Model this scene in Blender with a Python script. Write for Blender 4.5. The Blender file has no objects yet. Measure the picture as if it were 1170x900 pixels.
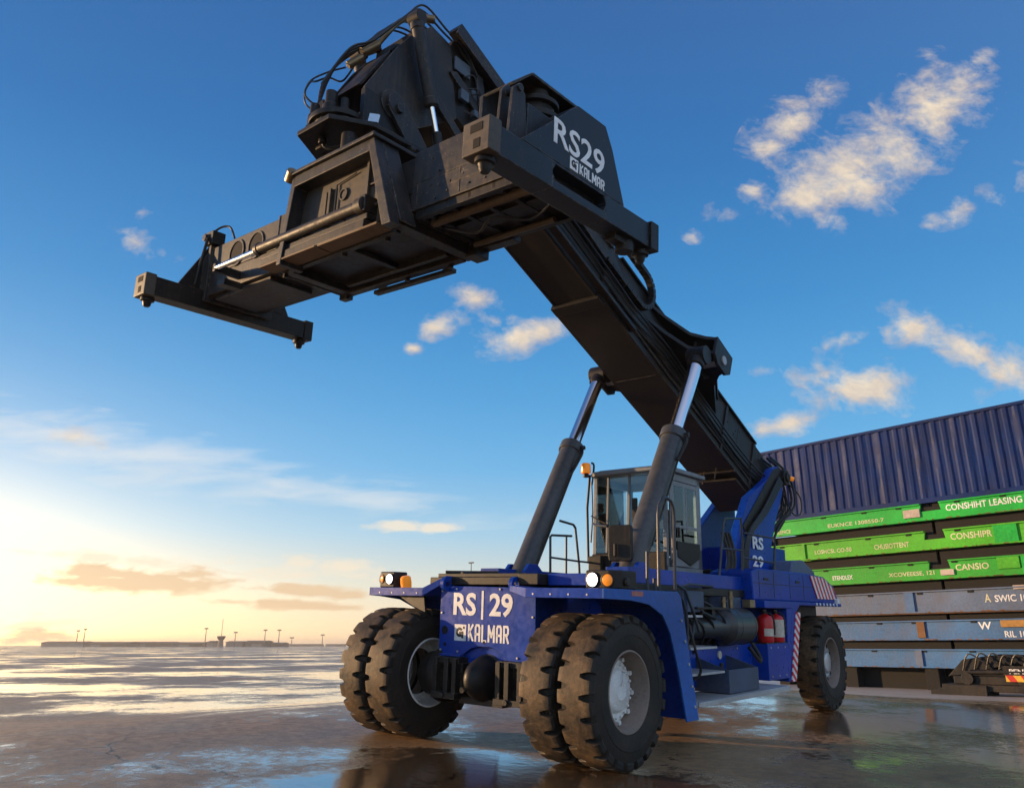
import bpy, bmesh, math, random
from mathutils import Vector, Matrix, Euler
random.seed(7)
S = bpy.context.scene
COL = S.collection
R = math.radians

EACH = set('drum_bracket link_plate cylinder_mount end_wall_infill valve_block cover_plate bolt clevis wiper bracket_pin wear_pad marker_lamp hand_hole plate_hole nose_hose valve tower_hose loose_hose pivot_hose hydraulic_hose hydraulic_pipe hole_ring lightening_hole window_bar casting_hole hose_fitting slewing_motor'.split())
# ------------------------------------------------------------------ mesh builder
class MB:
    def __init__(self): self.bm = bmesh.new()
    def hexa(self, p):                       # 8 corners: bottom loop 0-3, top loop 4-7
        v = [self.bm.verts.new(q) for q in p]
        for f in ((3,2,1,0),(4,5,6,7),(0,1,5,4),(1,2,6,5),(2,3,7,6),(3,0,4,7)):
            self.bm.faces.new([v[i] for i in f])
        return self
    def box(self, x0, x1, y0, y1, z0, z1):
        return self.hexa([(x0,y0,z0),(x1,y0,z0),(x1,y1,z0),(x0,y1,z0),(x0,y0,z1),(x1,y0,z1),(x1,y1,z1),(x0,y1,z1)])
    def bar(self, a, b, w, h, up=(0,0,1)):   # rectangular bar from a to b
        a, b = Vector(a), Vector(b); d = (b-a).normalized(); u = Vector(up)
        s = d.cross(u)
        if s.length < 1e-4: s = d.cross(Vector((0,1,0)))
        s.normalize(); u = s.cross(d); s *= w/2; u *= h/2
        return self.hexa([a-s-u, a+s-u, b+s-u, b-s-u, a-s+u, a+s+u, b+s+u, b-s+u])
    def prism(self, pts, vec):               # polygon (3-D points) pushed along vec
        vec = Vector(vec)
        a = [self.bm.verts.new(p) for p in pts]; b = [self.bm.verts.new(Vector(p)+vec) for p in pts]
        n = len(a)
        self.bm.faces.new(a[::-1]); self.bm.faces.new(b)
        for i in range(n): self.bm.faces.new([a[i], a[(i+1)%n], b[(i+1)%n], b[i]])
        return self
    def px(self, pts, x0, x1): return self.prism([(x0,y,z) for y,z in pts], (x1-x0,0,0))
    def py(self, pts, y0, y1): return self.prism([(x,y0,z) for x,z in pts], (0,y1-y0,0))
    def pz(self, pts, z0, z1): return self.prism([(x,y,z0) for x,y in pts], (0,0,z1-z0))
    def cyl(self, a, b, r0, r1=None, n=24, cap=True):
        r1 = r0 if r1 is None else r1
        a, b = Vector(a), Vector(b); d = (b-a).normalized()
        s = d.orthogonal().normalized(); t = d.cross(s)
        L = [[self.bm.verts.new(c + (s*math.cos(k*2*math.pi/n) + t*math.sin(k*2*math.pi/n))*r) for k in range(n)] for c, r in ((a,r0),(b,r1))]
        for k in range(n): self.bm.faces.new([L[0][k], L[0][(k+1)%n], L[1][(k+1)%n], L[1][k]])
        if cap: self.bm.faces.new(L[0][::-1]); self.bm.faces.new(L[1])
        return self
    def lathe(self, prof, o=(0,0,0), ax=(1,0,0), n=48, close=False):   # prof: (radius, along)
        o = Vector(o); d = Vector(ax).normalized(); s = d.orthogonal().normalized(); t = d.cross(s)
        rings = []
        for r, h in prof:
            if r < 1e-5: rings.append([self.bm.verts.new(o+d*h)])
            else: rings.append([self.bm.verts.new(o+d*h+(s*math.cos(k*2*math.pi/n)+t*math.sin(k*2*math.pi/n))*r) for k in range(n)])
        if close: rings.append(rings[0])
        for A, B in zip(rings, rings[1:]):
            for k in range(n):
                k2 = (k+1) % n
                f = [A[k % len(A)], A[k2 % len(A)], B[k2 % len(B)], B[k % len(B)]]
                f = list(dict.fromkeys(f))
                if len(f) > 2: self.bm.faces.new(f)
        return self
    def tube(self, pts, r, n=8, smooth=0, cap=True):
        P = [Vector(p) for p in pts]
        if smooth:
            Q = []
            for i in range(len(P)-1):
                p0, p1, p2, p3 = P[max(i-1,0)], P[i], P[i+1], P[min(i+2,len(P)-1)]
                for k in range(smooth):
                    t = k/smooth
                    Q.append(0.5*((2*p1)+(p2-p0)*t+(2*p0-5*p1+4*p2-p3)*t*t+(3*p1-p0-3*p2+p3)*t**3))
            P = Q+[P[-1]]
        rings = []; s = None
        for i, p in enumerate(P):
            d = ((P[min(i+1,len(P)-1)]-p).normalized() + (p-P[max(i-1,0)]).normalized()).normalized()
            s = d.orthogonal().normalized() if s is None else (s - d*s.dot(d)).normalized()
            t = d.cross(s)
            rings.append([self.bm.verts.new(p+(s*math.cos(k*2*math.pi/n)+t*math.sin(k*2*math.pi/n))*r) for k in range(n)])
        for A, B in zip(rings, rings[1:]):
            for k in range(n): self.bm.faces.new([A[k], A[(k+1)%n], B[(k+1)%n], B[k]])
        if cap: self.bm.faces.new(rings[0][::-1]); self.bm.faces.new(rings[-1])
        return self
    def dome(self, c, rx, ry, rz, n=24, m=12):
        g = bmesh.ops.create_uvsphere(self.bm, u_segments=n, v_segments=m, radius=1)
        for v in g['verts']: v.co = Vector((v.co.x*rx, v.co.y*ry, v.co.z*rz)) + Vector(c)
        return self
    def build(self, name, mat, parent=None, bevel=0.0, angle=35, label=None, segs=2):
        if name in EACH:                     # every loose piece becomes an object of its own
            todo = set(self.bm.verts); isl = []
            while todo:
                st = [todo.pop()]; g = {st[0]}
                while st:
                    for e in st.pop().link_edges:
                        for q in e.verts:
                            if q in todo: todo.discard(q); g.add(q); st.append(q)
                isl.append(g)
            if len(isl) > 1:
                for g in isl:
                    m2 = MB(); mp = {q: m2.bm.verts.new(q.co) for q in self.bm.verts if q in g}
                    for f in self.bm.faces:
                        if f.verts[0] in g: m2.bm.faces.new([mp[q] for q in f.verts])
                    o = m2._build(name, mat, parent, bevel, angle, label, segs)
                self.bm.free(); return o
        return self._build(name, mat, parent, bevel, angle, label, segs)
    def _build(self, name, mat, parent=None, bevel=0.0, angle=35, label=None, segs=2):
        bmesh.ops.recalc_face_normals(self.bm, faces=self.bm.faces)
        me = bpy.data.meshes.new(name); self.bm.to_mesh(me); self.bm.free()
        o = bpy.data.objects.new(name, me); COL.objects.link(o)
        for m in (mat if isinstance(mat, (list, tuple)) else [mat]): me.materials.append(m)
        me.polygons.foreach_set('use_smooth', [True]*len(me.polygons)); me.set_sharp_from_angle(angle=R(angle))
        if parent is not None: o.parent = parent
        if bevel:
            b = o.modifiers.new('edge', 'BEVEL'); b.width = bevel; b.segments = segs; b.limit_method = 'ANGLE'; b.angle_limit = R(40)
            b.harden_normals = True
        if label: o['label'] = label
        return o

def tag(o, label, cat, group=None, kind=None):
    if label: o['label'] = label
    if cat: o['category'] = cat
    if group: o['group'] = group
    if kind: o['kind'] = kind
    return o
def empty(name, parent=None, mat=None):
    o = bpy.data.objects.new(name, None); COL.objects.link(o)
    if parent is not None: o.parent = parent
    if mat is not None: o.matrix_basis = mat
    return o
def copy_tree(o, parent=None):
    c = o.copy(); COL.objects.link(c); c.parent = parent
    for ch in list(o.children): copy_tree(ch, c)
    return c

def lettering(name, body, o, ex, ey, w, h, mat, parent, bold=.018, depth=.004, spacing=1.0):
    """words as a raised mesh fitted into a w x h rectangle whose lower left corner is o"""
    cu = bpy.data.curves.new(name, 'FONT'); cu.body = body; cu.offset = bold; cu.space_character = spacing
    cu.extrude = .5; cu.resolution_u = 3
    t = bpy.data.objects.new(name+'_curve', cu); COL.objects.link(t)
    me = bpy.data.meshes.new_from_object(t.evaluated_get(bpy.context.evaluated_depsgraph_get()))
    bpy.data.objects.remove(t)
    xs = [v.co.x for v in me.vertices]; ys = [v.co.y for v in me.vertices]
    x0, x1, y0, y1 = min(xs), max(xs), min(ys), max(ys)
    ex, ey, o = Vector(ex).normalized(), Vector(ey).normalized(), Vector(o); ez = ex.cross(ey)
    for v in me.vertices:
        v.co = o + ex*((v.co.x-x0)/(x1-x0)*w) + ey*((v.co.y-y0)/(y1-y0)*h) + ez*(depth if v.co.z > 0 else -.002)
    me.materials.clear(); me.materials.append(mat); me.name = name
    ob = bpy.data.objects.new(name, me); COL.objects.link(ob)
    if parent is not None: ob.parent = parent
    return ob

# ------------------------------------------------------------------ materials
def nt(name):
    m = bpy.data.materials.new(name); m.use_nodes = True
    t = m.node_tree; b = t.nodes['Principled BSDF']
    return m, t, b
def N(t, typ, **kw):
    n = t.nodes.new(typ)
    for k, v in kw.items():
        if k in n.inputs: n.inputs[k].default_value = v
        else: setattr(n, k, v)
    return n
def noise(t, scale, detail=4, rough=.55, vec=None, dim='3D'):
    n = N(t, 'ShaderNodeTexNoise', Scale=scale, Detail=detail, Roughness=rough)
    if vec is not None: t.links.new(vec, n.inputs['Vector'])
    return n.outputs['Fac']
def ramp(t, fac, stops):
    r = N(t, 'ShaderNodeValToRGB'); e = r.color_ramp.elements
    while len(e) < len(stops): e.new(.5)
    for q, (p, c) in zip(e, stops):
        q.position = p; q.color = (*c, 1) if isinstance(c, (tuple, list)) else (c, c, c, 1)
    t.links.new(fac, r.inputs[0]); return r.outputs[0]
def math_(t, op, a, b=None, c=None, clamp=False):
    n = N(t, 'ShaderNodeMath', operation=op); n.use_clamp = clamp
    for i, v in enumerate((a, b, c)):
        if v is None: continue
        if isinstance(v, (int, float)): n.inputs[i].default_value = v
        else: t.links.new(v, n.inputs[i])
    return n.outputs[0]
def mixc(t, fac, a, b):
    n = N(t, 'ShaderNodeMix', data_type='RGBA')
    for i, v in ((0, fac), (6, a), (7, b)):
        if isinstance(v, (tuple, list)): n.inputs[i].default_value = (*v, 1) if len(v) == 3 else v
        elif isinstance(v, (int, float)): n.inputs[i].default_value = v
        else: t.links.new(v, n.inputs[i])
    return n.outputs[2]
def coords(t, scale=(1,1,1), rot=(0,0,0)):
    c = N(t, 'ShaderNodeTexCoord'); m = N(t, 'ShaderNodeMapping'); m.inputs['Scale'].default_value = scale; m.inputs['Rotation'].default_value = rot
    t.links.new(c.outputs['Object'], m.inputs['Vector']); return m.outputs[0]

def paint(name, col, dirt=(.09,.07,.05), rough=.4, wear=.5, metal=0.0, coat=0.0, streak=0.0, chips=None, scale=1.0, bump=.03, spec=.3, edge=None):
    """painted steel: uneven dust, rubbed spots, faint running streaks and fine bump"""
    m, t, b = nt(name); v = coords(t)
    f1 = noise(t, 1.3*scale, 6, .62, v); f2 = noise(t, 14*scale, 5, .6, v); f3 = noise(t, 60*scale, 3, .5, v)
    d = math_(t, 'MULTIPLY', ramp(t, f1, [(.42,0.),(.72,1.)]), ramp(t, f2, [(.35,.15),(.7,1.)]))
    d = math_(t, 'MULTIPLY', d, wear)
    f0 = noise(t, .55*scale, 4, .6, v)
    base = mixc(t, ramp(t, math_(t,'ADD',math_(t,'MULTIPLY',f0,.55),math_(t,'MULTIPLY',f2,.45)), [(.36,0.),(.64,1.)]), tuple(c*.66 for c in col), tuple(min(1,c*1.28) for c in col))
    b.inputs['Specular IOR Level'].default_value = spec
    c = mixc(t, d, base, dirt)
    if streak:
        s = noise(t, 1.0, 5, .6, coords(t, (16,16,.9)))
        c = mixc(t, math_(t, 'MULTIPLY', ramp(t, s, [(.5,0.),(.75,1.)]), streak), c, dirt)
    if chips:
        k = noise(t, 34*scale, 4, .7, v); g = noise(t, 2.2*scale, 3, .5, v)
        k = math_(t, 'MULTIPLY', ramp(t, k, [(.63,0.),(.66,1.)]), ramp(t, g, [(.5,0.),(.62,1.)]))
        c = mixc(t, k, c, chips)
    if edge:                                # rubbed paint along the sharp edges
        bv = N(t, 'ShaderNodeBevel', Radius=.014); bv.samples = 3; ge = N(t, 'ShaderNodeNewGeometry')
        dd = N(t, 'ShaderNodeVectorMath', operation='DOT_PRODUCT'); t.links.new(bv.outputs[0], dd.inputs[0]); t.links.new(ge.outputs['Normal'], dd.inputs[1])
        ed = math_(t, 'MULTIPLY', ramp(t, dd.outputs['Value'], [(.90,1.),(.985,0.)]), ramp(t, f2, [(.40,0.),(.60,1.)]))
        c = mixc(t, math_(t, 'MULTIPLY', ed, .75), c, edge)
    t.links.new(c, b.inputs['Base Color'])
    r = math_(t, 'ADD', math_(t, 'MULTIPLY', f2, .25), rough-.12); r = math_(t, 'ADD', r, math_(t, 'MULTIPLY', d, .35), clamp=True)
    t.links.new(r, b.inputs['Roughness']); b.inputs['Metallic'].default_value = metal
    b.inputs['Coat Weight'].default_value = coat; b.inputs['Coat Roughness'].default_value = .15
    if bump:
        bp = N(t, 'ShaderNodeBump', Strength=bump*4, Distance=.01); t.links.new(math_(t, 'ADD', f2, math_(t, 'MULTIPLY', f3, .4)), bp.inputs['Height'])
        t.links.new(bp.outputs[0], b.inputs['Normal'])
    return m
def plain(name, col, rough=.5, metal=0.0, emit=None, es=0.0):
    m, t, b = nt(name); b.inputs['Base Color'].default_value = (*col,1); b.inputs['Roughness'].default_value = rough; b.inputs['Metallic'].default_value = metal
    f = noise(t, 25, 4, .6, coords(t)); t.links.new(math_(t,'ADD', math_(t,'MULTIPLY',f,.2), rough-.1, clamp=True), b.inputs['Roughness'])
    if emit: b.inputs['Emission Color'].default_value = (*emit,1); b.inputs['Emission Strength'].default_value = es
    return m
def glass(name, tint, gloss=.12):
    m, t, b = nt(name); t.nodes.remove(b)
    tr = N(t, 'ShaderNodeBsdfTransparent', Color=(*tint,1)); gl = N(t, 'ShaderNodeBsdfGlossy', Roughness=.02, Color=(.9,.97,1,1))
    fr = N(t, 'ShaderNodeFresnel', IOR=1.5); mx = N(t, 'ShaderNodeMixShader')
    t.links.new(math_(t, 'ADD', fr.outputs[0], gloss-.04, clamp=True), mx.inputs[0])
    t.links.new(tr.outputs[0], mx.inputs[1]); t.links.new(gl.outputs[0], mx.inputs[2])
    t.links.new(mx.outputs[0], t.nodes['Material Output'].inputs[0]); return m
def stripes(name, ca, cb, direction, period, rough=.4):
    m, t, b = nt(name); v = coords(t); d = N(t, 'ShaderNodeVectorMath', operation='DOT_PRODUCT'); d.inputs[1].default_value = direction
    t.links.new(v, d.inputs[0])
    f = math_(t, 'FRACT', math_(t, 'DIVIDE', d.outputs['Value'], period)); s = math_(t, 'GREATER_THAN', f, .5)
    n = noise(t, 30, 4, .6, v)
    c = mixc(t, math_(t,'MULTIPLY', ramp(t, n, [(.45,0.),(.75,1.)]), .35), mixc(t, s, ca, cb), (.08,.06,.05))
    t.links.new(c, b.inputs['Base Color']); b.inputs['Roughness'].default_value = rough; return m

BLACK = paint('black_paint', (.008,.0085,.010), (.08,.055,.034), .45, .5, streak=.25, chips=(.12,.09,.06), edge=(.14,.12,.10))
DKGREY = paint('charcoal_paint', (.018,.021,.026), (.12,.085,.052), .45, .55, streak=.35, chips=(.22,.16,.11), edge=(.24,.21,.18))
BOOMM = paint('boom_paint', (.013,.013,.014), (.05,.034,.022), .46, .5, streak=.1, edge=(.12,.10,.085))
BLUE = paint('blue_paint', (.003,.046,.35), (.008,.020,.10), .30, .45, coat=.0, streak=.2, chips=(.03,.03,.05), bump=.012, spec=.22, edge=(.10,.13,.22))
BLUEM = paint('blue_paint_mudguard', (.005,.10,.42), (.02,.05,.12), .32, .4, coat=.0, streak=.25, chips=(.15,.15,.16), bump=.012, spec=.22, edge=(.12,.18,.32))
BARREL = paint('cylinder_barrel_paint', (.075,.08,.085), (.13,.10,.075), .38, .6, metal=.25, streak=.3)
CHROME = plain('chrome', (.78,.79,.82), .12, 1.0)
STEEL = paint('galvanised_steel', (.46,.46,.46), (.22,.18,.14), .45, .6, metal=.35)
GREYP = paint('cab_grey_paint', (.23,.24,.25), (.11,.10,.08), .42, .5, streak=.25)
RAIL = paint('rail_paint', (.055,.06,.075), (.2,.16,.11), .38, .6, metal=.3)
WHITE = paint('white_lettering', (.80,.80,.80), (.35,.32,.28), .5, .35, bump=0)
RIMW = paint('white_rim_paint', (.80,.78,.75), (.30,.22,.15), .4, .55, chips=(.15,.10,.07), scale=3)
RIMB = paint('dusty_rim_paint', (.25,.20,.17), (.18,.12,.08), .5, .8, scale=2)
ALU = paint('aluminium_wheel', (.55,.56,.58), (.16,.13,.1), .35, .6, metal=.7, scale=3)
HOSE = plain('hose_rubber', (.018,.017,.016), .45)
RED = paint('extinguisher_red', (.58,.010,.014), (.12,.03,.02), .32, .4, coat=.3)
LABELW = paint('paper_label', (.62,.56,.46), (.3,.22,.15), .6, .5, bump=0)
LAMPW = plain('lit_lamp_white', (1,.95,.85), .2, emit=(1,.93,.8), es=5.0)
LAMPO = plain('amber_lens', (.9,.28,.02), .2, emit=(1,.30,.02), es=.22)
GLASS = glass('cab_glass', (.93,.985,.99), .05)
SEATM = plain('seat_fabric', (.02,.021,.024), .8)
BRONZE = paint('brass_fitting', (.26,.19,.11), (.08,.06,.04), .35, .6, metal=.7, scale=4)
STRIPE = stripes('red_white_chevrons', (.72,.008,.02), (.85,.82,.80), (0,1,.75), .19)
STRIPE2 = stripes('red_white_bands', (.72,.008,.02), (.85,.82,.80), (0,.8,1), .16)

def rubber():
    m, t, b = nt('tyre_rubber'); v = coords(t)
    f1 = noise(t, 3.2, 6, .65, v); f2 = noise(t, 22, 5, .65, v); f3 = noise(t, 90, 3, .6, v)
    # worn running surface picks up brown dust: radius from the axle (local X axis)
    sx = N(t, 'ShaderNodeSeparateXYZ'); t.links.new(v, sx.inputs[0])
    rr = math_(t, 'SQRT', math_(t, 'ADD', math_(t,'MULTIPLY',sx.outputs[1],sx.outputs[1]), math_(t,'MULTIPLY',sx.outputs[2],sx.outputs[2])))
    tread = math_(t, 'GREATER_THAN', rr, .822)
    dust = math_(t, 'MULTIPLY', ramp(t, f1, [(.34,.0),(.66,1.)]), ramp(t, f2, [(.3,.35),(.65,1.)]))
    dust = math_(t, 'MULTIPLY', dust, math_(t, 'ADD', math_(t,'MULTIPLY',tread,.62), .12))
    c = mixc(t, dust, (.017,.0165,.016), (.25,.155,.075))
    t.links.new(c, b.inputs['Base Color']); t.links.new(math_(t,'ADD',math_(t,'MULTIPLY',f2,.35),.42), b.inputs['Roughness']); b.inputs['Specular IOR Level'].default_value = .25
    bp = N(t, 'ShaderNodeBump', Strength=.5, Distance=.012); t.links.new(math_(t,'ADD',f2,math_(t,'MULTIPLY',f3,.5)), bp.inputs['Height']); t.links.new(bp.outputs[0], b.inputs['Normal'])
    return m
TYRE = rubber()

# ------------------------------------------------------------------ the machine's own frame (it stands on a slightly sloping pad)
MROT = Matrix(((.9988360,-.0058669,.0478780),(.0069822,.9997074,-.0231615),(-.0477281,.0234688,.9985846)))
MZ = .0978427
root = empty('reach_stacker'); root.matrix_world = Matrix.Translation((0,0,MZ)) @ MROT.to_4x4()
tag(root, 'huge black and blue reach stacker with raised boom holding an empty spreader', 'reach stacker')
def part(name): return empty(name, root)

# ---- wheels
TR = .832
def tyre_mesh(W, notches=23, worn=True):
    mb = MB(); h = W/2
    prof = [(.437,h-.055),(.455,h-.02),(.52,h-.004),(.60,h),(.607,h+.006),(.622,h+.006),(.629,h-.001),(.69,h-.004),(.722,h-.016),(.73,h-.016),(.752,h-.004),(.80,h-.008),(.822,h-.026),(TR,h-.052),(TR+.001,h-.10),(TR+.002,h-.135),(TR+.003,h-.152)]
    full = prof + [(r,-a) for r, a in reversed(prof)]
    hw = {10:.17,11:.165,12:.16,13:.15,14:.11,15:.06}; rings = []; npf = len(full)
    for k in range(notches):
        jit = random.uniform(-.03,.03)
        for q in range(7):
            cols = []
            for i, (r, a) in enumerate(full):
                side = 1 if i < npf/2 else -1
                j = i if side > 0 else npf-1-i
                w_ = hw.get(j, .05 if j > 15 else .17)
                o = (0,.22,.5-w_-.035,.5-w_,.5+w_,.5+w_+.035,.78)[q] + (.5 if side < 0 else 0)
                ang = 2*math.pi*(k+o+jit)/notches; rr, aa = r, a
                if q in (3,4) and 10 <= j <= 15:
                    rr = min(r, {10:.745,11:.762,12:.770}.get(j,.776)); aa = a - side*{10:.022,11:.03,12:.018}.get(j,0)
                cols.append(mb.bm.verts.new((aa, rr*math.cos(ang), rr*math.sin(ang))))
            rings.append(cols)
    n = len(rings)
    for a in range(n):
        A, B = rings[a], rings[(a+1) % n]
        for i in range(npf-1): mb.bm.faces.new([A[i], A[i+1], B[i+1], B[i]])
    return mb
def make_wheel(kind):
    """hub axis along X; +X is the side the dish opens to"""
    w = empty('wheel', root); W = .46
    tyre_mesh(W).build('tyre', TYRE, w, angle=28)
    mb = MB()
    mb.lathe([(.437,.17),(.452,.19),(.446,.206),(.428,.208),(.418,.192),(.412,.15),(.404,.13),(.398,-.03),(.385,-.055),(.32,-.06),(.30,-.06)], n=64)
    mb.lathe([(.437,-.17),(.452,-.19),(.446,-.206),(.428,-.208),(.412,-.15),(.40,-.10)], n=64)
    if kind == 'rear': mb.build('rim', RIMB, w)
    elif kind == 'inner': mb.build('rim', RIMW, w)
    else: mb.build('rim', RIMB, w)
    mb = MB()
    if kind == 'outer':
        mb.lathe([(.385,-.05),(.36,-.045),(.345,.0),(.33,.012),(.25,.016),(.235,.03),(.225,.055),(.20,.075),(.12,.085),(.10,.10),(.0,.102)], n=48)
        for k in range(20):
            a = k*math.pi/10; y, z = .295*math.cos(a), .295*math.sin(a)
            mb.cyl((.005,y,z),(.045,y,z),.017,n=6)
        for k in range(10):
            a = k*math.pi/5+.2; y, z = .355*math.cos(a), .355*math.sin(a); mb.box(-.01,.035,y-.022,y+.022,z-.022,z+.022)
        mb.tube([(.03,.12,.18),(.12,.10,.17),(.13,.03,.13),(.10,.0,.05)], .009, n=6, smooth=4)
        mb.build('hub', RIMW, w, bevel=.004)
    elif kind == 'rear':
        mb.lathe([(.39,-.02),(.36,.05),(.33,.075),(.255,.085),(.235,.07),(.20,.065),(.175,.13),(.12,.145),(.0,.15)], n=48)
        for k in range(10):
            a = k*math.pi/5; y, z = .215*math.cos(a), .215*math.sin(a); mb.cyl((.06,y,z),(.105,y,z),.018,n=6)
        mb.build('hub', ALU, w, bevel=.004)
        mb = MB()
        for k in range(10):
            a = (k+.5)*math.pi/5; y, z = .30*math.cos(a), .30*math.sin(a); mb.cyl((.07,y,z),(.088,y,z),.034,.034,n=14)
        mb.build('hand_hole', plain('dark_opening',(.008,.008,.008),.9), w)
    return w
def place(w, x, y, flip=False, spin=0):
    w.matrix_basis = Matrix.Translation((x,y,TR)) @ (Matrix.Rotation(math.pi,4,'Z') if flip else Matrix.Identity(4)) @ Matrix.Rotation(spin,4,'X')
w_out = make_wheel('outer'); place(w_out, 1.82, 0, spin=.3)
w_in = make_wheel('inner'); place(w_in, 1.293, 0, True, spin=1.1)
w = copy_tree(w_in, root); place(w, -1.293, 0, False, .75)
w = copy_tree(w_out, root); place(w, -1.82, 0, True, .5)
w_r = make_wheel('rear'); place(w_r, 1.575, 7.64, spin=.2)
w = copy_tree(w_r, root); place(w, -1.575, 7.64, True, .9)

# ---- front axle
ax = part('front_axle')
mb = MB(); mb.cyl((-1.15,0,TR),(1.15,0,TR),.21,n=32)
for s in (-1,1):
    mb.lathe([(.34,0),(.36,.02),(.36,.12),(.33,.15),(.28,.16),(.28,.34)], (s*.72,0,TR), (s,0,0), 40)
mb.build('axle_beam', BLACK, ax, bevel=.006)
mb = MB(); mb.dome((.02,-.10,.835),.205,.42,.285,32,18); mb.lathe([(.27,-.06),(.30,-.05),(.30,.05),(.27,.06)],(.02,-.08,.83),(0,1,0),32)
mb.cyl((-.05,-.49,.72),(-.05,-.52,.715),.035,n=10); mb.box(-.10,.0,-.50,-.44,.70,.73)
mb.build('differential_housing', BLACK, ax)
mb = MB()
for s in (-1,1):
    for x in (.33,.47,.67): mb.box(min(s*x,s*(x+.07)),max(s*x,s*(x+.07)),-.34,.26,.62,1.06)
    mb.box(min(s*.32,s*.74),max(s*.32,s*.74),-.30,.27,1.0,1.07); mb.box(min(s*.32,s*.74),max(s*.32,s*.74),-.36,.27,.57,.64)
    mb.cyl((s*.53,-.36,.61),(s*.53,-.39,.61),.035,n=12); mb.box(min(s*.30,s*.74),max(s*.30,s*.74),-.24,.2,.64,1.0)
mb.box(-.36,.36,-.22,.27,.52,.60)
mb.build('axle_clamp', BLACK, ax, bevel=.006)

# ---- front plate with the big lettering
fp = part('front_plate')
PY = -.18
mb = MB()
poly = [(-.80,1.10),(-.80,1.97),(.82,1.95),(.82,1.06),(.40,1.07),(.33,1.12),(.24,1.18),(.10,1.215),(-.10,1.215),(-.24,1.18),(-.33,1.12),(-.38,1.10)]
mb.py(poly, PY, PY+.05); mb.box(-.81,-.36,PY-.05,PY+.02,1.075,1.105); mb.box(.36,.83,PY-.05,PY+.02,1.035,1.065)
mb.box(-.80,-.74,PY+.04,.5,1.1,1.95); mb.box(.76,.82,PY+.04,.5,1.06,1.95)
mb.build('plate', BLUE, fp, bevel=.008)
for x, z in ((-.68,1.995),(.50,1.985)):
    MB().lathe([(.05,-.03),(.10,-.03),(.10,.03),(.05,.03)], (x,PY-.02,z),(1,0,0),24,close=True).build('lifting_eye', BLUE, fp, bevel=.004)
mb = MB()
for x, z, r in ((-.70,1.40,.055),(.775,1.33,.05),(-.69,1.22,.025),(.0,1.27,.02),(.70,1.15,.02)): mb.cyl((x,PY-.004,z),(x,PY+.01,z),r,n=20)
mb.build('plate_hole', plain('hole_black',(.006,.006,.007),.9), fp)
mb = MB()
for x, z in ((-.76,1.90),(-.76,1.62),(-.76,1.15),(.78,1.90),(.78,1.60),(.78,1.12),(-.45,1.14),(.55,1.11),(-.5,1.93),(.25,1.93)): mb.cyl((x,PY-.016,z),(x,PY,z),.014,n=6)
mb.build('bolt', STEEL, fp)
FX, FZ = (1,0,-.008), (0,0,1)
lettering('lettering', 'RS', (-.555,PY-.001,1.595), FX, FZ, .40, .29, WHITE, fp, .028)
lettering('lettering', 'I', (-.062,PY-.001,1.55), FX, FZ, .035, .36, WHITE, fp, .0)
lettering('lettering', '29', (.075,PY-.001,1.59), FX, FZ, .385, .29, WHITE, fp, .028)

def strokes(word, o, ex, ey, w, h, mat, parent, th=.2, name='lettering'):
    """condensed block letters drawn with straight strokes"""
    G = {'K':[[(0,0),(0,1)],[(0,.45),(.62,1)],[(.16,.55),(.64,0)]],'A':[[(0,0),(0,.85),(.12,1),(.5,1),(.62,.85),(.62,0)],[(0,.42),(.62,.42)]],
         'L':[[(0,1),(0,0),(.55,0)]],'M':[[(0,0),(0,1),(.42,.3),(.84,1),(.84,0)]],'R':[[(0,0),(0,1),(.5,1),(.62,.86),(.62,.6),(.5,.48),(0,.48)],[(.3,.48),(.64,0)]]}
    ex, ey, o = Vector(ex).normalized(), Vector(ey).normalized(), Vector(o); ez = ex.cross(ey)
    adv = {'K':.64,'A':.62,'L':.55,'M':.84,'R':.64}; gap = .44
    tot = sum(adv[c] for c in word)+gap*(len(word)-1)+th
    sx = w/tot; mb = MB(); x = th/2
    for c in word:
        for line in G[c]:
            P = [o+ex*((x+a)*sx)+ey*((th*.36+b*(1-th*.72))*h) for a, b in line]
            for i, (p, q) in enumerate(zip(P, P[1:])):
                d = (q-p).normalized(); n = ez.cross(d); wd = th*sx*.5
                e = d*wd*.75
                mb.prism([p-e+n*wd-ez*.002, q+e+n*wd-ez*.002, q+e-n*wd-ez*.002, p-e-n*wd-ez*.002], ez*(.0045+.0004*i))
        x += adv[c]+gap
    return mb.build(name, mat, parent)
def emblem(o, ex, ey, s, parent, dark):
    """white square badge with a dark round letter mark"""
    ex, ey, o = Vector(ex).normalized(), Vector(ey).normalized(), Vector(o); ez = ex.cross(ey)
    P = lambda a, b, c=0: o+ex*(a*s)+ey*(b*s)+ez*c
    MB().prism([P(0,0,-.002),P(1,0,-.002),P(1,1,-.002),P(0,1,-.002)], ez*.006).build('emblem', WHITE, parent)
    mb = MB(); ring = []
    for r in (.30,.14):
        ring.append([P(.45+r*math.cos(a), .52+r*math.sin(a), .002) for a in [R(35+k*25) for k in range(12)]])
    mb.prism(ring[0]+ring[1][::-1], ez*.0045)
    mb.prism([P(.42,.40,.002),P(.75,.40,.002),P(.75,.56,.002),P(.42,.56,.002)], ez*.0049)
    mb.prism([P(.62,.16,.002),P(.78,.16,.002),P(.78,.58,.002),P(.62,.58,.002)], ez*.0041)
    mb.prism([P(.74,.74,.002),P(.88,.74,.002),P(.88,.88,.002),P(.74,.88,.002)], ez*.0045)
    mb.build('emblem_mark', dark, parent)
strokes('KALMAR', (-.282,PY-.001,1.265), FX, FZ, .692, .235, WHITE, fp, .27)
emblem((-.52,PY-.001,1.275), FX, FZ, .205, fp, BLACK)

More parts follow.
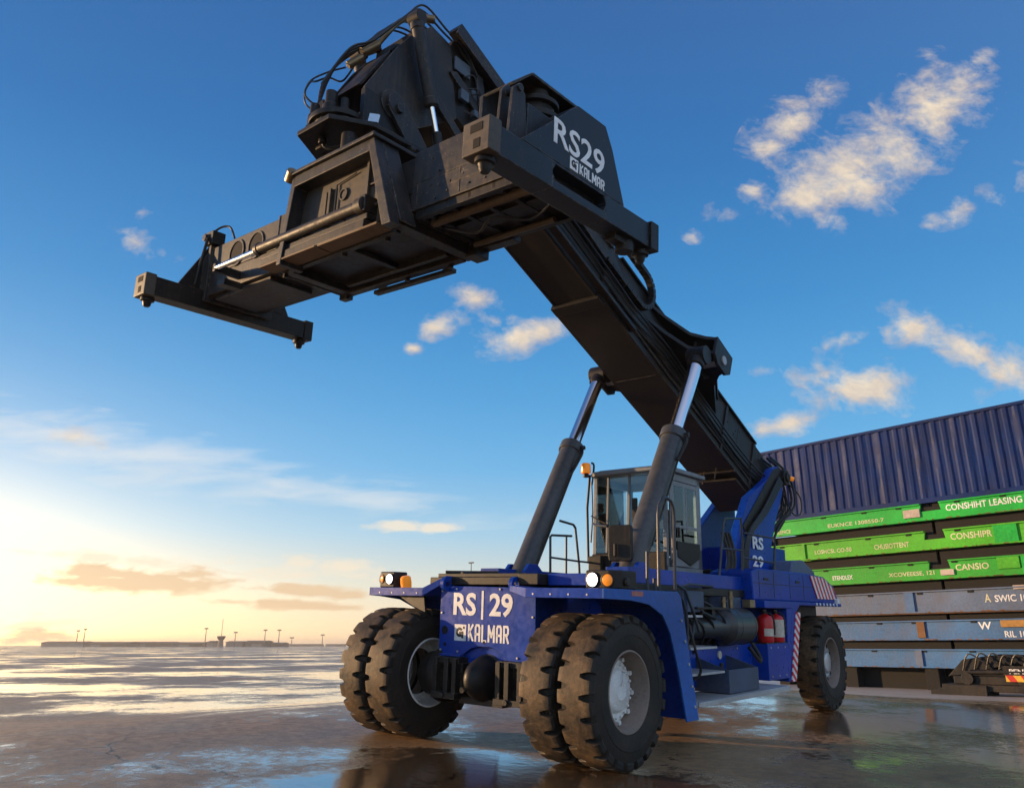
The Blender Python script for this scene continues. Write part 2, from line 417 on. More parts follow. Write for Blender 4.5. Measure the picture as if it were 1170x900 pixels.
# ---- frame, deck and belly
ch = part('chassis')
mb = MB(); mb.box(-.72,.74,-.12,5.0,1.0,1.93); mb.box(-.62,.62,5.0,9.0,.75,1.93)
mb.build('main_frame', BLUE, ch, bevel=.012)
mb = MB(); mb.box(-1.06,.78,-.14,.75,1.985,2.085); mb.box(-.95,.60,-.10,.75,2.085,2.135); mb.box(.55,.86,-.20,.5,1.99,2.125)
mb.box(-1.3,1.35,.75,5.2,1.94,2.06)
mb.cyl((-.55,-.05,2.135),(-.55,.4,2.135),.03,n=10); mb.bar((-.9,.0,2.16),(-.2,.3,2.16),.05,.04)
mb.build('deck', BLACK, ch, bevel=.01)
mb = MB(); mb.box(.88,1.66,-.02,.55,1.985,2.13); mb.build('deck_box', BLUE, ch, bevel=.012)
mb = MB(); mb.box(.95,1.32,1.2,5.3,2.06,2.27); mb.box(-1.32,-.95,1.2,5.3,2.06,2.27); mb.build('cab_rail_beam', BLUE, ch, bevel=.01)
mb = MB(); mb.box(.74,1.45,1.7,4.95,.66,1.22); mb.box(-1.5,-.72,1.5,5.0,.66,1.9); mb.build('side_tank', BLUE, ch, bevel=.02)
mb = MB(); mb.box(.74,1.30,1.55,5.0,1.22,1.93); mb.build('engine_bay', plain('engine_bay_black',(.012,.012,.013),.7), ch)
for sx_ in (1,-1):                                    # pivot brackets of the lift cylinders
    mb = MB()
    for x in (.78,1.16): mb.px([(1.45,1.9),(2.2,1.9),(2.1,2.2),(1.9,2.36),(1.7,2.36),(1.55,2.2)], sx_*x-.03, sx_*x+.03)
    mb.cyl((sx_*.72,1.78,2.18),(sx_*1.22,1.78,2.18),.07,n=20)
    mb.build('cylinder_bracket', BLUE, ch, bevel=.006)

# ---- fenders with lamp boxes
def fender(sx_):
    f = part('fender'); mb = MB()
    xa, xb = .66, 2.1
    def q(x): return sx_*x
    # top sheet: front lip, flat top, bent down behind the tyres; one closed section pushed across
    top = [(-.67,1.94),(.72,1.94),(.98,1.78),(1.44,.42),(1.38,.42),(.93,1.74),(.70,1.895),(-.63,1.895),(-.63,1.83),(-.67,1.83)]
    if sx_ < 0:
        top = [(max(y,-.30 if y < -.65 else -.26),z) for y,z in top]
    mb.prism([(q(1.04),y,z) for y,z in top], (sx_*(xb-1.04),0,0))
    # inner end of the sheet climbs to the deck
    mb.prism([(q(1.04),-.67 if sx_>0 else -.30,1.94),(q(1.04),-.67 if sx_>0 else -.30,1.83),(q(xa),-.50 if sx_>0 else -.24,1.90 if sx_>0 else 2.02),(q(xa),-.50 if sx_>0 else -.24,1.97 if sx_>0 else 2.10)], (0,1.1,0))
    mb.build('fender_sheet', BLUE, f, bevel=.006)
    # side flange with the arch
    mb = MB(); arch = [(-.67,1.94),(-.67,1.83),(-.1,1.82),(.30,1.78),(.62,1.66),(.80,1.45),(.98,1.0),(1.16,.42),(1.47,.42),(1.10,1.88),(1.02,1.945)]
    if sx_ < 0: arch = [(max(y,-.30),z) for y,z in arch]
    mb.px(arch, q(xb), q(xb)+sx_*.025)
    mb.build('mudguard', BLUEM, f, bevel=.005)
    mb = MB()
    for y, z in ((1.07,1.6),(1.15,1.35),(1.23,1.08),(1.30,.82),(1.36,.58)): mb.cyl((q(xb)+sx_*.024,y,z),(q(xb)+sx_*.042,y,z),.018,n=6)
    for x in (1.15,1.4,1.65,1.9): mb.cyl((q(x),-.674 if sx_>0 else -.304,1.87),(q(x),-.66 if sx_>0 else -.29,1.87),.012,n=6)
    mb.build('bolt', STEEL, f)
    if sx_ > 0: MB().box(2.124,2.128,-.10,.16,1.87,1.925).build('worn_sticker', paint('red_white_sticker',(.45,.12,.10),(.4,.35,.3),.5,.9,scale=6), f)
    if sx_ < 0:
        MB().prism([(-1.65,-.22,1.86),(-1.10,-.22,1.90),(-1.05,-.22,1.62),(-1.30,-.22,1.70)], (0,.03,0)).build('fender_stay', BLACK, f)
    # lamp box
    mb = MB()
    if sx_ > 0:
        mb.prism([(1.70,-.40,1.942),(2.02,-.40,1.942),(2.12,-.30,1.942),(2.14,.0,1.942),(1.70,.0,1.942)], (0,0,.205))
        mb.cyl((2.13,-.22,2.02),(2.165,-.22,2.02),.05,n=16)
    else:
        mb.prism([(-2.06,-.14,1.942),(-2.0,-.22,1.942),(-1.70,-.22,1.942),(-1.66,.0,1.942),(-2.06,.1,1.942)], (0,0,.22))
    mb.build('lamp_box', BLACK, f, bevel=.02)
    def lamp(nm, c, d, r, mat):
        d = Vector(d).normalized(); c = Vector(c)
        mb = MB(); mb.lathe([(r*1.18,-.02),(r*1.18,.012),(r*1.02,.016),(r*1.0,.0)], c, d, 28); mb.build('lamp_bezel', BLACK, f)
        mb = MB(); mb.lathe([(r,.0),(r*.95,.010),(r*.7,.018),(0,.024)], c, d, 28); mb.build(nm, mat, f)
    if sx_ > 0:
        lamp('headlight', (1.80,-.405,2.04), (0,-1,0), .075, LAMPW); lamp('turn_lamp', (2.00,-.405,2.035), (.15,-1,0), .068, LAMPO)
    else:
        lamp('headlight', (-1.79,-.225,2.06), (0,-1,0), .068, LAMPW); lamp('turn_lamp', (-1.975,-.20,2.06), (-.3,-1,0), .062, LAMPO)
        MB().lathe([(.075,-.08),(.08,.0),(.075,.06),(.05,.085),(0,.09)], (-1.52,-.16,2.02), (0,-.2,1), 20).build('beacon', LAMPO, f)
    return f
fR = fender(1); fL = fender(-1)

# ---- boom (local: t forward along the boom from its rear, h up across it)
bd = Vector((0,-.9177,.3973)); bn = Vector((0,.3973,.9177)); B0 = Vector((0,8.5,3.62))
def bp(x, t, h): return B0 + bd*t + bn*h + Vector((x,0,0))
bo = part('boom')
def bbox(mb, x0, x1, t0, t1, h0, h1, h0b=None, h1b=None):
    h0b = h0 if h0b is None else h0b; h1b = h1 if h1b is None else h1b
    return mb.hexa([bp(x0,t0,h0),bp(x1,t0,h0),bp(x1,t1,h0b),bp(x0,t1,h0b),bp(x0,t0,h1),bp(x1,t0,h1),bp(x1,t1,h1b),bp(x0,t1,h1b)])
mb = MB(); bbox(mb,-.45,.45,.9,7.25,0,1.12); bbox(mb,-.45,.45,-.25,.9,.38,1.0,0,1.12)
bbox(mb,-.49,-.452,.5,7.25,.0,.05); bbox(mb,.452,.49,.5,7.25,.0,.05); bbox(mb,-.50,.50,1.2,7.0,1.122,1.16)
bbox(mb,-.47,.47,7.1,7.3,-.03,1.15); bbox(mb,-.40,.40,5.18,5.20,-.006,.01)
bbox(mb,-.485,-.452,1.2,1.3,.06,1.1); bbox(mb,.452,.485,1.2,1.3,.06,1.1); bbox(mb,.452,.485,2.6,2.68,.06,1.1)
for tt in (2.0,3.4,4.9,6.3): bbox(mb,.448,.458,tt,tt+.02,.08,1.08)
mb.build('outer_section', BOOMM, bo, bevel=.01)
mb = MB(); rnd = random.Random(21)
for k in range(34):
    tt = 1.2+6*rnd.random(); a_ = bp(.44,tt,.12+.9*rnd.random()); mb.cyl(a_, a_+Vector((.022,0,0)), .014, n=6)
mb._build('rivet', BOOMM, bo)
mb = MB(); bbox(mb,-.40,.40,7.0,11.5,.04,1.04); bbox(mb,-.42,-.38,7.3,10.8,.02,.07); bbox(mb,.38,.42,7.3,10.8,.02,.07)
mb.build('inner_section', BOOMM, bo, bevel=.01)
# top rail channel along the inner section, nearly up to the nose
mb = MB(); bbox(mb,.38,.60,7.4,11.6,1.045,1.13); bbox(mb,.565,.60,7.4,11.6,.93,1.045); bbox(mb,-.60,-.38,7.4,11.6,1.045,1.13); bbox(mb,-.60,-.565,7.4,11.6,.93,1.045)
mb.build('top_rail', DKGREY, bo, bevel=.006)
# transverse cylinder bracket
mb = MB()
for h0, h1 in ((.66,.74),(.98,1.05)):
    pl = [bp(.45,3.0,h0),bp(.55,3.25,h0),bp(.80,3.85,h0),bp(1.02,4.12,h0),bp(1.22,4.22,h0),bp(1.22,4.72,h0),bp(1.02,4.82,h0),bp(.80,5.0,h0),bp(.58,5.55,h0),bp(.45,6.05,h0)]
    for s in (1,-1): mb.prism([Vector((s*p.x,p.y,p.z)) for p in pl], bn*(h1-h0))
for s in (1,-1):
    for x in (.78,1.19): 
        a = min(s*x, s*(x+.06)); mb.prism([bp(a,4.15,.62),bp(a,4.30,.50),bp(a,4.65,.50),bp(a,4.80,.62),bp(a,4.80,1.0),bp(a,4.15,1.0)], (.06,0,0))
mb.build('lift_bracket', BOOMM, bo, bevel=.008)
mb = MB()
for s in (1,-1): mb.cyl(bp(s*.74,4.47,.70),bp(s*1.275,4.47,.70),.085,n=24)
mb.build('bracket_pin', STEEL, bo, bevel=.006)
mb = MB(); mb.lathe([(.07,0),(.085,.02),(.085,.09),(.07,.12),(0,.125)], bp(.72,4.75,1.05), bn, 18); mb.lathe([(.05,0),(.05,.05),(.03,.08),(0,.085)], bp(.62,5.05,1.05), bn, 14)
mb.build('pressure_cap', STEEL, bo)
# hose guards and cable chain on the right flank
mb = MB(); mb.prism([bp(.50,9.7,.80),bp(.50,9.3,.98),bp(.50,7.55,1.05),bp(.50,6.95,.72),bp(.50,7.05,.62)], (.055,0,0)); 
mb.build('hose_guard', DKGREY, bo, bevel=.006)
mb = MB(); bbox(mb,.47,.56,7.3,9.6,1.14,1.30); bbox(mb,.452,.60,6.3,9.4,.06,.12); mb.build('hose_tray', BLACK, bo, bevel=.006)
def chain(mb, x0, x1, pts, hh):
    P = [Vector(p) for p in pts]
    for a, b in zip(P, P[1:]):
        d = (b-a)
        mb.bar((a+d*.04)+Vector(((x0+x1)/2,0,0)), (b-d*.04)+Vector(((x0+x1)/2,0,0)), x1-x0, hh, up=Vector((1,0,0)).cross(d))
loop = [bp(0,8.9,1.34)]+[bp(0,8.9-.16*k,1.34) for k in range(1,17)]
c0 = bp(0,6.34,1.00)
for k in range(1,12):
    a = math.pi/2 - k*math.pi/11; loop.append(c0 + bn*(.34*math.sin(a)) - bd*(.34*math.cos(a)))
for k in range(1,8): loop.append(bp(0,6.34+.16*k,.66))
mb = MB(); chain(mb,.48,.60,loop,.085); mb.build('cable_chain', BLACK, bo, bevel=.004)
mb = MB()
for i, x in enumerate((.50,.54,.58,.62)):
    mb.tube([bp(x,9.8,.30+.07*i),bp(x,7.2,.22+.07*i),bp(x,6.4,.22+.06*i),bp(x+.02,5.6,.30+.05*i),bp(x,4.9,.36+.04*i),bp(x-.02,3.6,.30+.04*i),bp(x,2.2,.22+.05*i),bp(x,1.2,.30+.05*i),bp(x+.05,.4,.62),bp(x+.08,-.1,.55),bp(x+.05,-.25,.2),bp(x+.02,.0,-.3)], .017, n=6, smooth=4)
mb.build('hydraulic_hose', HOSE, bo)
mb = MB()
for x, z in ((.475,.30),(.475,.44)): mb.tube([bp(x,9.6,z),bp(x,5.0,z-.12),bp(x,1.0,z-.1)], .02, n=8)
mb.build('hydraulic_pipe', DKGREY, bo)
mb = MB()
for x in (.42,.5,.62,.70): mb.tube([bp(x,.9,.95),bp(x+.02,.3,1.06),bp(x+.06,-.15,.95),bp(x+.1,-.33,.6),bp(x+.08,-.2,.25),bp(x,.1,-.2),bp(x-.05,.25,-.7)], .026, n=8, smooth=5)
mb.tube([bp(.72,-.1,.9),bp(.86,-.42,.75),bp(.88,-.5,.4),bp(.82,-.3,.25),bp(.75,-.1,.4)], .016, n=7, smooth=5)
mb.build('pivot_hose', HOSE, bo)
MB().cyl(bp(.80,.05,.95),bp(.86,-.0,.95),.05,n=14).build('amber_marker', LAMPO, bo)
mb = MB(); mb.cyl((-.82,8.6,4.5),(.82,8.6,4.5),.17,n=28); mb.cyl((.82,8.6,4.5),(.86,8.6,4.5),.10,n=20); mb.build('pivot_pin', BLACK, bo, bevel=.01)
mb = MB(); bbox(mb,-.44,.44,.6,1.8,-.10,-.06); mb.tube([bp(-.5,2.0,-.02),bp(.5,2.0,-.02)],.02); mb.cyl(bp(-.1,2.1,-.05),bp(-.1,2.1,-.35),.015,n=6); mb.cyl(bp(.2,2.2,-.05),bp(.2,2.2,-.3),.015,n=6)
mb.build('boom_stay', BLACK, bo)

# ---- boom nose (bent down), tilt cylinders, hoses
hd = part('boom_head')
side = [(-1.72,8.98),(-2.08,9.06),(-2.45,8.66),(-2.66,8.36),(-3.10,7.56),(-2.83,7.24),(-2.45,7.30),(-2.0,7.62),(-1.55,7.95)]
for s in (.40,-.40):
    MB().px(side, s-.03 if s<0 else s, s if s<0 else s+.03).build('side_plate', DKGREY, hd, bevel=.006)
mb = MB()
mb.hexa([(-.40,-2.49,8.58),(.40,-2.49,8.58),(.40,-2.45,8.62),(-.40,-2.45,8.62),(-.40,-2.06,9.06),(.40,-2.06,9.06),(.40,-2.03,9.08),(-.40,-2.03,9.08)])
mb.hexa([(-.40,-2.93,7.84),(.10,-2.93,7.84),(.10,-2.89,7.85),(-.40,-2.89,7.85),(-.40,-2.49,8.58),(.10,-2.49,8.58),(.10,-2.45,8.58),(-.40,-2.45,8.58)])
mb.box(-.40,.40,-2.02,-1.7,8.98,9.02); mb.box(-.40,.40,-2.3,-2.26,7.5,8.9)
mb.build('nose_plate', DKGREY, hd, bevel=.008)
mb = MB()
for s in (1,-1):
    mb.px([(-1.75,8.55),(-1.62,8.62),(-.75,8.12),(-.82,7.98)], s*.44, s*.44+s*.03)
    mb.px([(-1.25,8.80),(-1.12,8.80),(-.95,7.75),(-1.10,7.75)], s*.45, s*.45+s*.04)
    mb.px([(-2.12,8.0),(-2.02,8.08),(-1.35,7.62),(-1.45,7.52)], s*.45, s*.45+s*.05)
    mb.px([(-2.75,7.60),(-2.62,7.60),(-2.05,6.95),(-2.25,6.85)], s*.47, s*.47+s*.06)
    mb.cyl((s*.43,-2.70,7.50),(s*.50,-2.70,7.50),.19,n=28); mb.cyl((s*.50,-2.70,7.50),(s*.56,-2.70,7.50),.13,n=24); mb.cyl((s*.56,-2.66,7.44),(s*.60,-2.66,7.44),.06,n=14); mb.px([(-2.83,7.42),(-2.55,7.58),(-1.98,6.98),(-2.25,6.82)], s*.50, s*.50+s*.05); mb.cyl((s*.43,-.95,8.35),(s*.60,-.95,8.35),.06,n=12)
mb.build('link_plate', DKGREY, hd, bevel=.006)
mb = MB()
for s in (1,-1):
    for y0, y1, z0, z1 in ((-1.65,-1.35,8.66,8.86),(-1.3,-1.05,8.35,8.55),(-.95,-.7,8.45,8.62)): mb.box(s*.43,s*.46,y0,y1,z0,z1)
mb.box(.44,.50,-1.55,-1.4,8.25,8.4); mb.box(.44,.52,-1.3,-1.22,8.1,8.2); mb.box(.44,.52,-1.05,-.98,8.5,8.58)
mb.build('cover_plate', paint('blue_lit_grey', (.09,.12,.16), (.09,.07,.05), .4, .5), hd, bevel=.004)  # blue-grey base puts the blue light on these panels into the paint
mb = MB(); rnd = random.Random(3)
for k in range(9):
    y, z = -1.5+rnd.random()*.7, 8.1+rnd.random()*.6
    mb.tube([(.46,y,z),(.52+.05*rnd.random(),y+.12,z-.1+.2*rnd.random()),(.50,y+.25,z-.2*rnd.random()),(.46,y+.3,z-.3)], .012, n=6, smooth=4)
mb.build('nose_hose', HOSE, hd)
mb = MB()
for i, x in enumerate((-.30,-.24,-.12,-.05,.02,.10,.17)):
    mb.tube([(x-.3,-3.0-.05*i,7.72),(x-.25,-2.98,8.15+.04*i),(x-.15,-2.72,8.62),(x,-2.50,8.93),(x+.06,-2.36,9.13),(x+.1,-2.1,9.27+.03*i),(x+.2,-1.75,9.24),(x+.3,-1.5,9.05),(.50,-1.25,8.75)], .015, n=8, smooth=6)
mb.tube([(-.40,-3.05,7.60),(-.52,-3.25,7.75),(-.50,-3.22,7.95),(-.62,-3.05,8.12),(-.50,-2.95,8.18),(-.35,-2.85,8.12),(-.2,-2.8,8.3)], .013, n=8, smooth=6)
mb.tube([(-.44,-3.0,7.55),(-.58,-3.20,7.7),(-.55,-3.2,7.98),(-.5,-3.0,8.22),(-.3,-2.85,8.3)], .012, n=8, smooth=6)
mb.build('hydraulic_hose', HOSE, hd)
mb = MB()
mb.tube([(-.05,-2.62,8.60),(.05,-2.52,8.83),(.12,-2.40,9.05),(.25,-2.25,9.2),(.36,-2.1,9.22)], .035, n=10, smooth=6)
mb.cyl((-.12,-2.75,8.50),(-.02,-2.58,8.68),.06,n=12); mb.cyl((.32,-2.15,9.19),(.40,-2.02,9.21),.055,n=12); mb.cyl((-.25,-2.86,8.30),(-.14,-2.72,8.46),.05,n=12)
mb.build('hose_fitting', BRONZE, hd, bevel=.004)
for s in (1,-1):
    tc = part('tilt_cylinder'); x = s*.56
    MB().cyl((x,-2.44,8.72),(x-.0,-2.14,7.78),.085,n=24).cyl((x,-2.46,8.78),(x,-2.44,8.70),.095,n=24).cyl((x,-2.165,7.86),(x,-2.135,7.77),.096,n=24).build('barrel', DKGREY, tc, bevel=.006)
    MB().cyl((x,-2.14,7.78),(x,-2.02,7.40),.036,n=16).build('rod', CHROME, tc)
    MB().cyl((x,-2.03,7.44),(x,-1.97,7.22),.062,n=14).cyl((x-.07,-1.95,7.18),(x+.07,-1.95,7.18),.09,n=18).cyl((x-.09,-2.47,8.84),(x+.09,-2.47,8.84),.095,n=18).cyl((x,-2.47,8.84),(x-s*.25,-2.30,8.95),.05,n=12).build('clevis', BLACK, tc, bevel=.004)

# ---- lift cylinders
for s in (1,-1):
    lc = part('lift_cylinder'); a = Vector((s*.97,1.78,2.18)); e = Vector((s*1.02,4.15,6.02)); d = (e-a).normalized(); L = (e-a).length
    tb = .60*L
    mb = MB(); mb.cyl(a-d*.1,a+d*tb,.182,n=40); mb.lathe([(.182,tb-.17),(.212,tb-.16),(.212,tb),(.19,tb+.02),(.13,tb+.03)], a, d, 40)
    mb.build('barrel', BARREL, lc, bevel=.006)
    MB().cyl(a+d*tb,e-d*.12,.118,n=32).build('rod', CHROME, lc)
    mb = MB(); mb.cyl(e-d*.25,e-d*.1,.15,n=24); mb.cyl((e.x-.17,e.y,e.z),(e.x+.17,e.y,e.z),.17,n=28); mb.build('rod_eye', BLACK, lc, bevel=.008)
    side_v = d.cross(Vector((1,0,0))).normalized()
    mb = MB(); q = Vector((.20,0,0))
    mb.tube([a+q+d*(tb-.10),a+q*1.35+d*(tb-.2),a+q*1.2+d*(tb-.45),a+q*1.05+d*(tb-.6)], .03, n=8, smooth=4)
    mb.tube([a+q*1.12+d*(tb-.5),a+q*1.12+d*.5], .014, n=6); mb.cyl(a+q*.9+d*(tb-.08),a+q*1.4+d*(tb-.08),.04,n=10)
    mb.build('feed_pipe', BLACK, lc)

# ---- rotator between boom head and spreader
ro = part('rotator')
mb = MB(); cx, cy, cz = -.02,-2.72,6.93
hexp = [(-.20,-3.52),(.38,-3.52),(.66,-3.10),(.72,-2.3),(.42,-1.95),(-.35,-1.95),(-.62,-2.4),(-.45,-3.05)]
for a, r in ((200,1.02),(238,.98),(282,.92),(330,.95),(20,.95),(60,.92),(120,.92),(160,1.0)): pass
mb.pz(hexp, cz, cz+.06); mb.cyl((cx+.15,cy+.15,cz-.02),(cx+.15,cy+.15,cz-.6),.28,n=36); mb.lathe([(.30,-.05),(.42,-.045),(.42,.0)],(cx+.15,cy+.15,cz),(0,0,1),36)
for k in range(6):
    a = R(k*60+20); mb.box(cx+.75*math.cos(a)-.05,cx+.75*math.cos(a)+.05,cy+.5*math.sin(a)-.04,cy+.5*math.sin(a)+.04,cz-.05,cz)
mb.tube([(.0,-3.3,cz-.02),(.02,-3.25,cz-.10),(.3,-3.1,cz-.10),(.5,-2.9,cz-.03)],.025,smooth=4); mb.cyl((.0,-3.3,cz),(.0,-3.3,cz-.07),.05,n=12); mb.cyl((-.3,-3.05,cz),(-.3,-3.05,cz-.04),.03,n=10); mb.lathe([(.30,0),(.30,.12),(.36,.13),(.36,.20),(.20,.21)],(.05,-3.12,cz+.06),(0,0,1),32)
mb.build('slewing_plate', BLACK, ro, bevel=.012)
mb = MB()
for x, y, r, h in ((-.14,-.62,.075,.40),(-.22,-.45,.10,.26),(.14,-.60,.095,.46),(.30,-.52,.07,.34),(-.30,-.20,.12,.30)):
    x += cx; y += cy; mb.lathe([(r*1.3,.09),(r*1.3,.13),(r,.14),(r,.09+h*.6),(r*.75,.09+h*.65),(r*.75,.09+h),(0,.1+h)], (x,y,cz), (0,0,1), 20)
    for k in range(4): mb.cyl((x+r*1.1*math.cos(k*1.57),y+r*1.1*math.sin(k*1.57),cz+.12),(x+r*1.1*math.cos(k*1.57),y+r*1.1*math.sin(k*1.57),cz+.17),.02,n=6)
mb.build('slewing_motor', BLACK, ro, bevel=.006)
mb = MB(); mb.box(cx-.25,cx+.45,cy-.25,cy+.35,cz+.09,cz+.45); mb.box(cx-.40,cx-.28,cy-.42,cy+.35,cz+.09,cz+.75); mb.box(cx+.42,cx+.50,cy-.4,cy+.3,cz+.09,cz+.6)
mb.build('yoke', BLACK, ro, bevel=.01)
MB().prism([(.58,-3.13,7.02),(.68,-3.08,6.99),(.68,-3.06,7.10),(.58,-3.11,7.13)], (0,.02,0)).build('data_plate', plain('reflective_plate',(.55,.72,.9),.15), ro)

# ---- spreader, in its own frame
c0 = Vector((.356,-2.834,5.219)); ang, tx, ty = -.034, -.047, .015
ex = Vector((math.cos(ang),math.sin(ang),tx)).normalized(); ey = Vector((-math.sin(ang),math.cos(ang),ty)); ey = (ey-ex*ex.dot(ey)).normalized(); ez = ex.cross(ey)
SM = Matrix(((ex.x,ey.x,ez.x,c0.x),(ex.y,ey.y,ez.y,c0.y),(ex.z,ey.z,ez.z,c0.z),(0,0,0,1)))
sp = empty('spreader', root, SM)
mb = MB()
mb.box(1.35,2.80,-.52,.52,.54,.89); mb.box(1.35,2.80,-.525,.42,.26,.536)               # right hand fixed beam, two welded plates high
mb.box(1.9,2.75,-.53,-.50,.40,.47)
mb.build('main_beam', DKGREY, sp, bevel=.008)
mb = MB()
for x in (1.5,1.8,2.1,2.4,2.68): mb.box(x,x+.05,-.50,.40,.20,.262)
mb.box(1.4,2.75,-.50,-.44,.18,.262); mb.box(1.4,2.75,.34,.40,.18,.262); mb.box(1.4,2.75,-.10,.10,.21,.262)
mb.build('under_rib', BLACK, sp, bevel=.005)
mb = MB(); mb.cyl((1.45,-.30,.20),(2.7,-.30,.20),.045,n=12); mb.cyl((1.45,.28,.18),(2.5,.28,.18),.03,n=10); mb.build('under_pipe', paint('rusty_pipe',(.10,.075,.05),(.16,.10,.05),.5,.7), sp)
MB().tube([(1.5,-.2,.18),(1.8,-.05,.10),(2.1,-.15,.14),(2.4,.05,.12),(2.7,.0,.2)],.016,n=6,smooth=5).build('under_hose', HOSE, sp)
mb = MB(); rnd = random.Random(11)
for k in range(26):
    x = 1.5+1.2*rnd.random(); z = .30+.55*rnd.random(); mb.cyl((x,-.525,z),(x,-.535,z),.011,n=6)
for x in (1.42,2.0): mb.box(x,x+.012,-.529,-.52,.28,.53)
mb.build('rivet', DKGREY, sp)
mb = MB(); mb.box(2.1,2.55,-.533,-.524,.56,.60); mb.box(2.1,2.13,-.533,-.524,.56,.68); mb.build('cable_clip', DKGREY, sp, bevel=.003)
mb = MB()
mb.box(-2.72,1.4,-.47,.44,.50,.88); mb.box(-2.72,1.4,-.465,.40,.22,.496); mb.box(-1.10,-1.07,-.50,.50,.18,.90); mb.box(-1.08,-.5,-.49,.49,.24,.9)
mb.box(-2.76,-2.70,-.50,.50,.15,.95); mb.box(-2.6,-1.3,-.40,.20,.16,.218)
mb.build('extension_beam', DKGREY, sp, bevel=.008)
mb = MB()
for x in (-2.05,-1.60):
    mb.prism([(x+.15*math.cos(R(a))*1.0,-.474,.66+.17*math.sin(R(a))) for a in range(0,360,15)], (0,.01,0))
mb.build('lightening_hole', plain('hole_shadow_black',(.012,.011,.010),.9), sp)
mb = MB()
for x in (-2.05,-1.60):
    mb.lathe([(.155,0),(.178,.0),(.178,.02),(.155,.02)], (x,-.466,.66), (0,-1,0), 30, close=True)
mb.build('hole_ring', DKGREY, sp)
# end beams
def corner_block(mb, x0, x1, y0, y1):
    mb.box(x0,x1,y0,y1,.045,.325)
mb = MB(); mb.box(2.80,3.03,-1.12,-.42,.06,.31); mb.box(2.80,3.03,.36,1.12,.06,.31); mb.box(2.80,3.03,-.42,.36,.06,.14); mb.box(2.80,3.03,-.42,.36,.285,.31); mb.box(2.80,2.90,-.42,.36,.14,.285)
mb.px([(-.42,.14),(-.38,.14),(-.42,.20)],2.8,3.03); mb.px([(.36,.14),(.32,.14),(.36,.20)],2.8,3.03); mb.px([(-.42,.285),(-.38,.285),(-.42,.225)],2.8,3.03); mb.px([(.36,.285),(.32,.285),(.36,.225)],2.8,3.03)
mb.px([(-.84,.312),(-.42,.69),(-.10,.985),(.33,.99),(.45,.80),(.66,.312)], 3.0, 3.03)
mb.px([(-.10,.99),(.33,.995),(.33,.965),(-.10,.955)], 2.55, 3.0); mb.px([(-.84,.312),(-.42,.69),(-.42,.312)], 2.72, 2.75); mb.px([(.42,.312),(.42,.69),(.80,.312)], 2.72,2.75)
mb.build('end_beam', paint('end_beam_paint', (.014,.021,.030), (.075,.06,.05), .42, .5, chips=(.2,.15,.12), streak=.15, edge=(.26,.25,.24)), sp, bevel=.008)
mb = MB(); mb.box(-3.05,-2.80,-1.16,1.20,.06,.31)
mb.prism([(-2.83,-.82,.312),(-2.83,-.48,.92),(-2.83,-.42,.95),(-2.83,-.42,.312)], (.03,0,0)); mb.prism([(-2.83,.82,.312),(-2.83,.48,.92),(-2.83,.42,.95),(-2.83,.42,.312)], (.03,0,0))
mb.prism([(-2.98,-.70,.312),(-2.74,-.47,.92),(-2.72,-.45,.312)], (0,.03,0)); mb.prism([(-2.98,.70,.312),(-2.74,.47,.92),(-2.72,.45,.312)], (0,-.03,0))
mb.build('end_beam', BLACK, sp, bevel=.008)
CB = paint('corner_block_paint', (.085,.075,.065), (.14,.10,.065), .5, .7, chips=(.2,.14,.1))
for x0, x1 in ((2.77,3.06),(-3.08,-2.78)):
    for y0, y1 in ((-1.24,-1.10),(1.10,1.24)):
        mb = MB(); mb.box(x0,x1,y0,y1,.04,.33)
        mb.build('corner_block', CB if y0 < 0 else BLACK, sp, bevel=.012)
        mb = MB(); yo = y0-.004 if y0 < 0 else y1-.006
        xm = (x0+x1)/2
        mb.box(xm-.06,xm+.07,yo,yo+.01,.22,.29); mb.box(xm-.02,xm+.05,yo,yo+.01,.08,.16)
        xo = x1-.006 if x1 > 0 else x0-.004
        mb.build('casting_hole', plain('casting_hole_black',(.006,.006,.006),.9), sp)
        mb = MB(); mb.lathe([(.085,.045),(.085,.0),(.06,-.01),(.05,-.03),(.05,-.05),(.035,-.075),(0,-.075)], (xm,(y0+y1)/2 + (.05 if y0<0 else -.05),0), (0,0,1), 18)
        mb.build('twistlock', BLACK, sp)
mb = MB(); mb.cyl((2.9,.86,.06),(2.9,.86,-.05),.09,n=18); mb.box(2.84,2.96,.62,.95,.0,.06); mb.build('guide_sensor', BLACK, sp, bevel=.006)
YS, ZS = (0,1,0), (0,0,1)
lettering('lettering', 'RS29', (3.0305,-.43,.475), (0,1,-.03), ZS, .745, .245, WHITE, sp, .014)
strokes('KALMAR', (3.0305,-.055,.335), (0,1,-.03), ZS, .38, .105, WHITE, sp, .25)
emblem((3.0305,-.195,.335), (0,1,-.03), ZS, .115, sp, BLACK)
# motor housing over the right end
mb = MB()
mb.px([(-.52,.90),(-.52,1.18),(-.27,1.40),(.15,1.40),(.42,1.38),(.42,.90)], 2.20, 2.24)
mb.prism([(2.24,-.52,1.18),(2.24,-.27,1.40),(2.24,-.27,1.37),(2.24,-.50,1.16)], (.36,0,0)); mb.box(2.24,2.62,-.27,.42,1.37,1.40); mb.box(2.24,2.62,.39,.42,.90,1.37)
mb.build('motor_housing', DKGREY, sp, bevel=.006)
mb = MB(); mb.lathe([(.20,.9),(.20,1.02),(.24,1.03),(.24,1.08),(.17,1.10),(.17,1.18),(.22,1.19),(.22,1.23),(.12,1.26),(.12,1.36),(.085,1.37),(.085,1.46),(0,1.47)], (2.46,-.02,0), (0,0,1), 28)
for k in range(6): mb.cyl((2.46+.2*math.cos(k*1.05),-.02+.2*math.sin(k*1.05),1.08),(2.46+.2*math.cos(k*1.05),-.02+.2*math.sin(k*1.05),1.12),.02,n=6)
